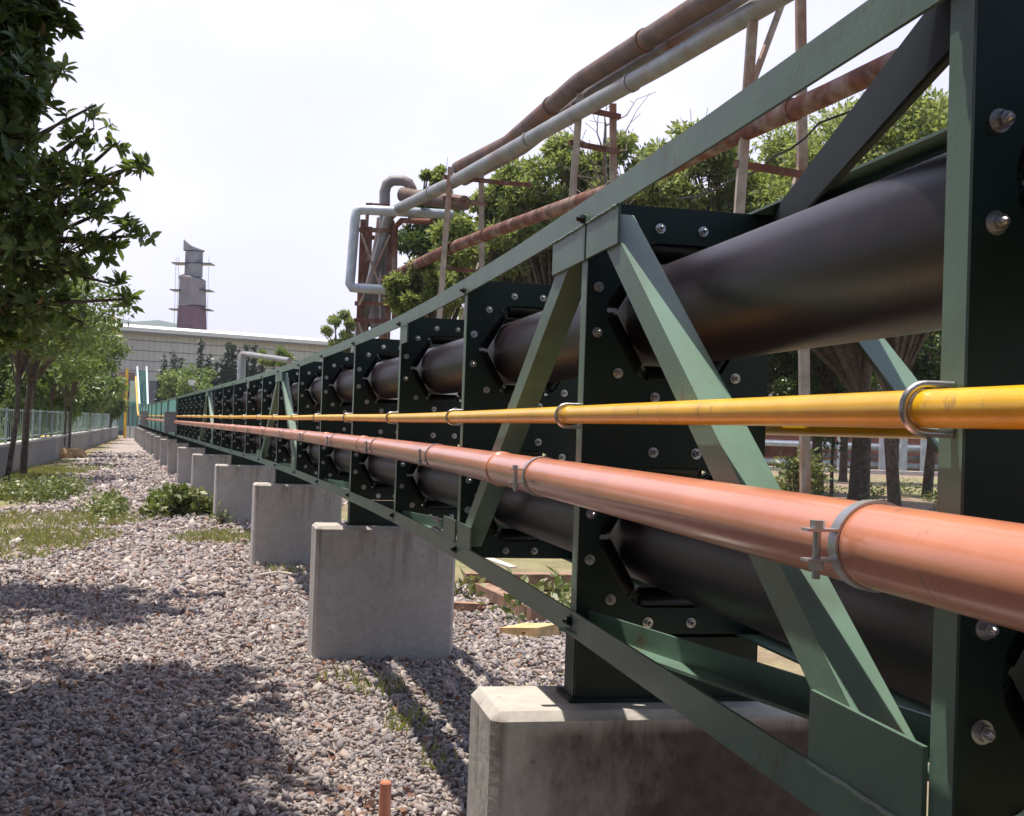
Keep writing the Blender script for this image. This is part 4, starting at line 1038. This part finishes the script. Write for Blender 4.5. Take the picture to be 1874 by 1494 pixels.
def ext(P_):
    """carry a pipe's straight line on past the picture's edge"""
    return [P_[0]+(P_[0]-P_[1])*2.2]+P_
pipe('overhead_pipe', ext([U(1262, 23, 15), U(1061, 150, 19), U(930, 262, 23), U(838, 308, 26)]), .15, 'rustpipe', 'highest rusty brown pipe of the overhead rack', flanges=(1, 2))
pipe('overhead_pipe', ext([U(1328, 14, 15.2), U(1094, 162, 19.3), U(955, 272, 23), U(850, 330, 26.4)]), .125, 'lagging', 'purplish grey pipe running second from the top on the rack', flanges=(1,))
pipe('overhead_pipe', ext([U(1375, 23, 14), U(1215, 118, 16), U(1062, 203, 18.8), U(832, 332, 24), U(722, 386, 28), U(712, 396, 28.15), U(697, 455, 28.3), U(672, 545, 28.4)])+[Vector((-4.3, 28.5, 0))], .13, 'lagging2', 'grey pipe lowest of the upper three, bending down at the far tower', flanges=(2, 3, 4))
pipe('rusty_pipe', ext([U(1722, 75, 10.7), U(1515, 173, 12.4), U(1347, 248, 14.2), U(1159, 337, 17), U(1050, 372, 19), U(928, 415, 21.6), U(825, 454, 24.2), U(740, 495, 27.3), U(690, 520, 29.2)]), .115, 'rust', 'dark red rusty pipe slung at half height along the rack', flanges=(2, 4, 6))
pipe('conduit', ext([U(1130, 165, 17.6), U(1050, 210, 18.9), U(930, 272, 22), U(830, 322, 25)]), .022, 'rust', 'thin rusty red conduit running beside the overhead pipes', 8)
b = MB(); pts = [U(1720, 110, 12.2)+Vector((.1, 0, 0)), U(1500, 225, 13.6), U(1420, 285, 14.4), U(1340, 330, 15.2), U(1240, 365, 16.5)]
pp = [];
for i in range(len(pts)-1):
    for t in (0, .33, .66): pp.append(pts[i].lerp(pts[i+1], t)-ZV*.06*math.sin(math.pi*t))
b.tube(pp+[pts[-1]], .014, 6); tag(b.build('cable', M['roller']), 'thin black cable sagging in front of the trees', 'cable')

# tower at the far end of the rack
tw = empty('lattice_tower', U(680, 600, 28.6), 'rusty lattice tower where the overhead pipes turn down', 'tower'); tw.location.z = 0
px = [(660, 28.2), (712, 28.2), (672, 29.2), (705, 29.4)]; tp = []
for x, Y in px:
    p = U(x, 500, Y); tp.append(Vector((p.x, Y, 0))); b = MB(); b.beam((p.x, Y, 0), (p.x+.02, Y, 6.35), .13, .13); b.build('post', M['rust'], tw)
for z in (3.95, 4.35, 6.1):
    b = MB(); b.beam(tp[0]+ZV*z-Vector((.1, .08, 0)), tp[1]+ZV*z+Vector((.1, -.08, 0)), .08, .1); b.build('cross_beam', M['rust'], tw)
    b = MB(); b.beam(tp[2]+ZV*z, tp[3]+ZV*z, .08, .1); b.build('cross_beam', M['rust'], tw)
for (i, z0, j, z1) in ((0, 4.3, 1, 6.0), (1, 4.3, 0, 6.0), (0, 2.4, 1, 3.9), (1, 2.4, 0, 3.9), (0, .5, 1, 2.4)):
    b = MB(); b.beam(tp[i]+ZV*z0-Vector((0, .1+.05*(i), 0)), tp[j]+ZV*z1-Vector((0, .1+.05*i, 0)), .05, .05); b.build('brace', M['rustpost'], tw)
b = MB(); p = U(670, 374, 28.2); q = U(713, 376, 28.2); b.beam(p, q, .1, .05); b.build('top_plate', M['rust'], tw)
Yt = 27.7
e0, e1 = U(640, 528, Yt), U(652, 386, Yt)
pipe('bent_pipe', [U(750, 533, Yt), U(662, 528, Yt), U(645, 527, Yt), U(640.5, 519, Yt), U(642, 500, Yt), U(650, 402, Yt), U(652, 389, Yt), U(660, 384.5, Yt), U(680, 385, Yt), U(760, 389, Yt), U(825, 393, Yt+1)], .115, 'silver', 'silver pipe bent in a square loop round the far tower', 16)
pipe('bent_pipe', [U(704, 600, 28.6), U(704, 420, 28.6), U(704, 352, 28.6), U(708, 338, 28.6), U(718, 331, 28.6), U(738, 331, 28.6), U(748, 336, 28.6), U(753, 346, 28.6), U(753, 365, 28.6), U(753, 385, 28.6)], .13, 'lagging', 'dark pipe rising above the tower in an upside down U', 16)
pipe('riser_pipe', [U(722, 600, 28.0), U(722, 520, 28.0), U(722, 440, 28.0), U(724, 415, 28.0), U(735, 404, 27.9), U(790, 406, 27.2)], .07, 'rust', 'thin rusty riser bending right just under the silver loop', 10)
pipe('riser_pipe', [U(664, 600, 28.9), U(666, 500, 28.9), U(672, 395, 28.9), U(680, 372, 28.9)], .045, 'rust', 'thinnest rusty riser inside the left side of the lattice tower', 8)
pipe('bent_pipe', [U(735, 356, 28.3), U(770, 362, 28.0), U(850, 372, 26.5)], .17, 'rustpipe', 'stubby rusty pipe running right from the U bend', 14)
pipe('bent_pipe', [U(690, 610, 29.0), U(683, 560, 29.0), U(684, 500, 29.0), U(697, 430, 29.0), U(700, 400, 29.0)], .14, 'lagging', 'dark leaning pipe inside the lattice tower', 14)

# ================================================================== trees on the right
bk = [(1640, 360, 200, 27, 11500, 'leafbg', 'big tree behind the right end of the conveyor, crown touching the dark post', 1640),
      (1470, 420, 165, 30, 8200, 'leafbg', 'dense tree behind the dark top brace, left of the biggest tree', 1575),
      (1300, 345, 120, 29, 6500, 'leafbg', 'tree behind the nearest rusty trestle', 1330),
      (1160, 350, 95, 31, 5200, 'leafbg', 'tree between the nearest and the middle trestle', 1170),
      (1020, 370, 105, 30, 5600, 'leafbg', 'tall tree with its peak just left of the middle trestle', 1010),
      (905, 440, 105, 30, 5600, 'leafbg', 'tree filling the gap right of the third trestle', 900),
      (790, 450, 80, 32, 4200, 'leafdark', 'darker tree between the tower and the third trestle', 780),
      (800, 335, 26, 36, 900, 'leafbg', 'small treetop showing above the overhead pipes near the U bend', 800),
      (775, 525, 55, 26.6, 3000, 'leafbg', 'low bright tree in front of the tower base, just above the conveyor', 775),
      (620, 608, 34, 52, 1500, 'leafbg', 'distant light green treetop left of the tower', 620),
      (1220, 470, 130, 40, 5200, 'leafbg', 'farther tree filling the gap between the two nearer trestles', 1240),
      (960, 520, 120, 42, 4600, 'leafbg', 'farther tree low behind the middle of the conveyor', 960),
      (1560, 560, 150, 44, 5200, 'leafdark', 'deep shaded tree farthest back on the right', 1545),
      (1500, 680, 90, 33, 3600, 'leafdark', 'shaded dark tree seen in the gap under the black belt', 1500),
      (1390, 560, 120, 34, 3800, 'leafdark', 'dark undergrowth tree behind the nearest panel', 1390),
      (1700, 620, 110, 34, 3800, 'leafdark', 'shaded tree seen past the far diagonal by the right post', 1700)]
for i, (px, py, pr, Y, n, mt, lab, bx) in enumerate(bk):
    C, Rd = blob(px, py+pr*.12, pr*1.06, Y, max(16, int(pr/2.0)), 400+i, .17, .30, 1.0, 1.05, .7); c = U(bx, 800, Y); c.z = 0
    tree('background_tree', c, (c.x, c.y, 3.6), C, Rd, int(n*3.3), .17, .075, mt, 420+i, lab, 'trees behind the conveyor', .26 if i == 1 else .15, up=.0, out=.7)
# thin saplings in the gap
for i, (px, Y, kk) in enumerate(((1525, 30, .05), (1640, 33, .11))):
    c = U(px, 800, Y); c.z = 0; C = [U(px+random.uniform(-25, 25), 800+random.uniform(-20, 25), Y) for q in range(8)] if i == 0 else [U(px-30, 740, Y), U(px+20, 720, Y), U(px, 700, Y)]
    tree('sapling', c, (c.x+.05, c.y, 2.0), C, [.35]*len(C), 260 if i == 0 else 120, .16, .06, 'leafdark', 440+i, ('thin dark sapling beside the rusty post in the gap', 'forked bare sapling trunk before the distant kerb')[i], None, kk)
for i, (px, py) in enumerate(((1455, 865), (1480, 880), (1445, 890))):
    Y = 22+i; c = U(px, 800, Y); c.z = 0; C = [U(px+random.uniform(-22, 22), py+random.uniform(-30, 20), Y) for q in range(9)]
    root = empty('bush', c, ('small bush low in the gap just right of the dark plate', 'small bush at the foot of the rusty post', 'lowest bush showing just above the orange pipe')[i], 'bush')
    b = MB()
    for q in C: b.tube([c, c.lerp(q, .5)+ZV*.1, q], .012, 5)
    b.build('stem', M['trunk'], root); V, Fc, rn = leaf_cloud(C, [.25]*9, 420, .14, .06, 450+i); np_mesh('foliage', V, Fc, M['weed'], root, rn)
# bare dead tree by the middle trestle
dt = empty('dead_tree', U(1085, 790, 20.5), 'bare dead tree with twigs beside the middle trestle', 'tree'); dt.location.z = 0
b = MB(); c = dt.location.copy(); rd = random.Random(5); t0 = U(1108, 225, 20.5)
b.tube([c, c.lerp(t0, .6)+Vector((.1, 0, 0)), t0], .06, 7, rad=[.08, .05, .02])
for i in range(26):
    s = c.lerp(t0, rd.uniform(.66, 1)); e = s+Vector((rd.gauss(0, .45), rd.gauss(0, .3), rd.uniform(.1, .8))); k = s.lerp(e, .5)+Vector((rd.gauss(0, .1), 0, -.05))
    b.tube([s, k, e], .012, 5, rad=[.018, .011, .004])
    for q in range(2): f = k.lerp(e, rd.random()); b.tube([f, f+Vector((rd.gauss(0, .2), 0, rd.uniform(0, .3)))], .005, 4)
b.build('trunk', M['deadwood'], dt)

# distant fence, kerb and pipes seen through the gap on the right
kb = empty('kerb', U(1640, 862, 56), 'pale concrete kerb line behind the trees on the right', 'kerb'); kb.location.z = 0
b = MB(); b.beam((2, 56, .08), (40, 56, .08), .5, .22); b.build('kerb_body', M['capconc'], kb)
rk = empty('pipe_bank', U(1640, 830, 60), 'bank of pale horizontal pipes on grey posts beyond the kerb', 'pipes'); rk.location.z = 0
for x in range(1540, 1760, 38):
    p = U(x, 800, 59.5); b = MB(); b.box((p.x, 59.5, 1.3), .3, .3, 2.6); b.build('post', M['silver'], rk)
for z, r in ((.35, .16), (.75, .14), (1.25, .2), (2.1, .1)):
    b = MB(); b.tube([(8, 60, z), (42, 60, z)], r, 10); b.build('pipe_run', M['lagging' if r == .14 else 'silver'], rk, True)
sd = empty('brick_shed', U(1640, 790, 66), 'dark red walled shed behind the bank of pipes', 'shed'); sd.location.z = 0
b = MB(); b.box((22, 68, 1.6), 34, 4, 3.2); b.build('wall', M['brick'], sd)
b = MB(); b.box((22, 68, 3.3), 35, 5, .2); b.build('roof', M['grey'], sd)

# ================================================================== summer haze: one box of thin air round everything
hz = MB(); hz.box((0, 2500, 70), 6200, 5200, 142)
hm = bpy.data.materials.new('haze'); hm.use_nodes = True
t = hm.node_tree; t.nodes.clear(); o = t.nodes.new('ShaderNodeOutputMaterial'); v = t.nodes.new('ShaderNodeVolumePrincipled')
v.inputs['Color'].default_value = (0.80, 0.86, 1.0, 1); v.inputs['Density'].default_value = HAZE; v.inputs['Anisotropy'].default_value = 0.2
t.links.new(v.outputs[0], o.inputs['Volume'])
tag(hz.build('haze', hm), kind='stuff')
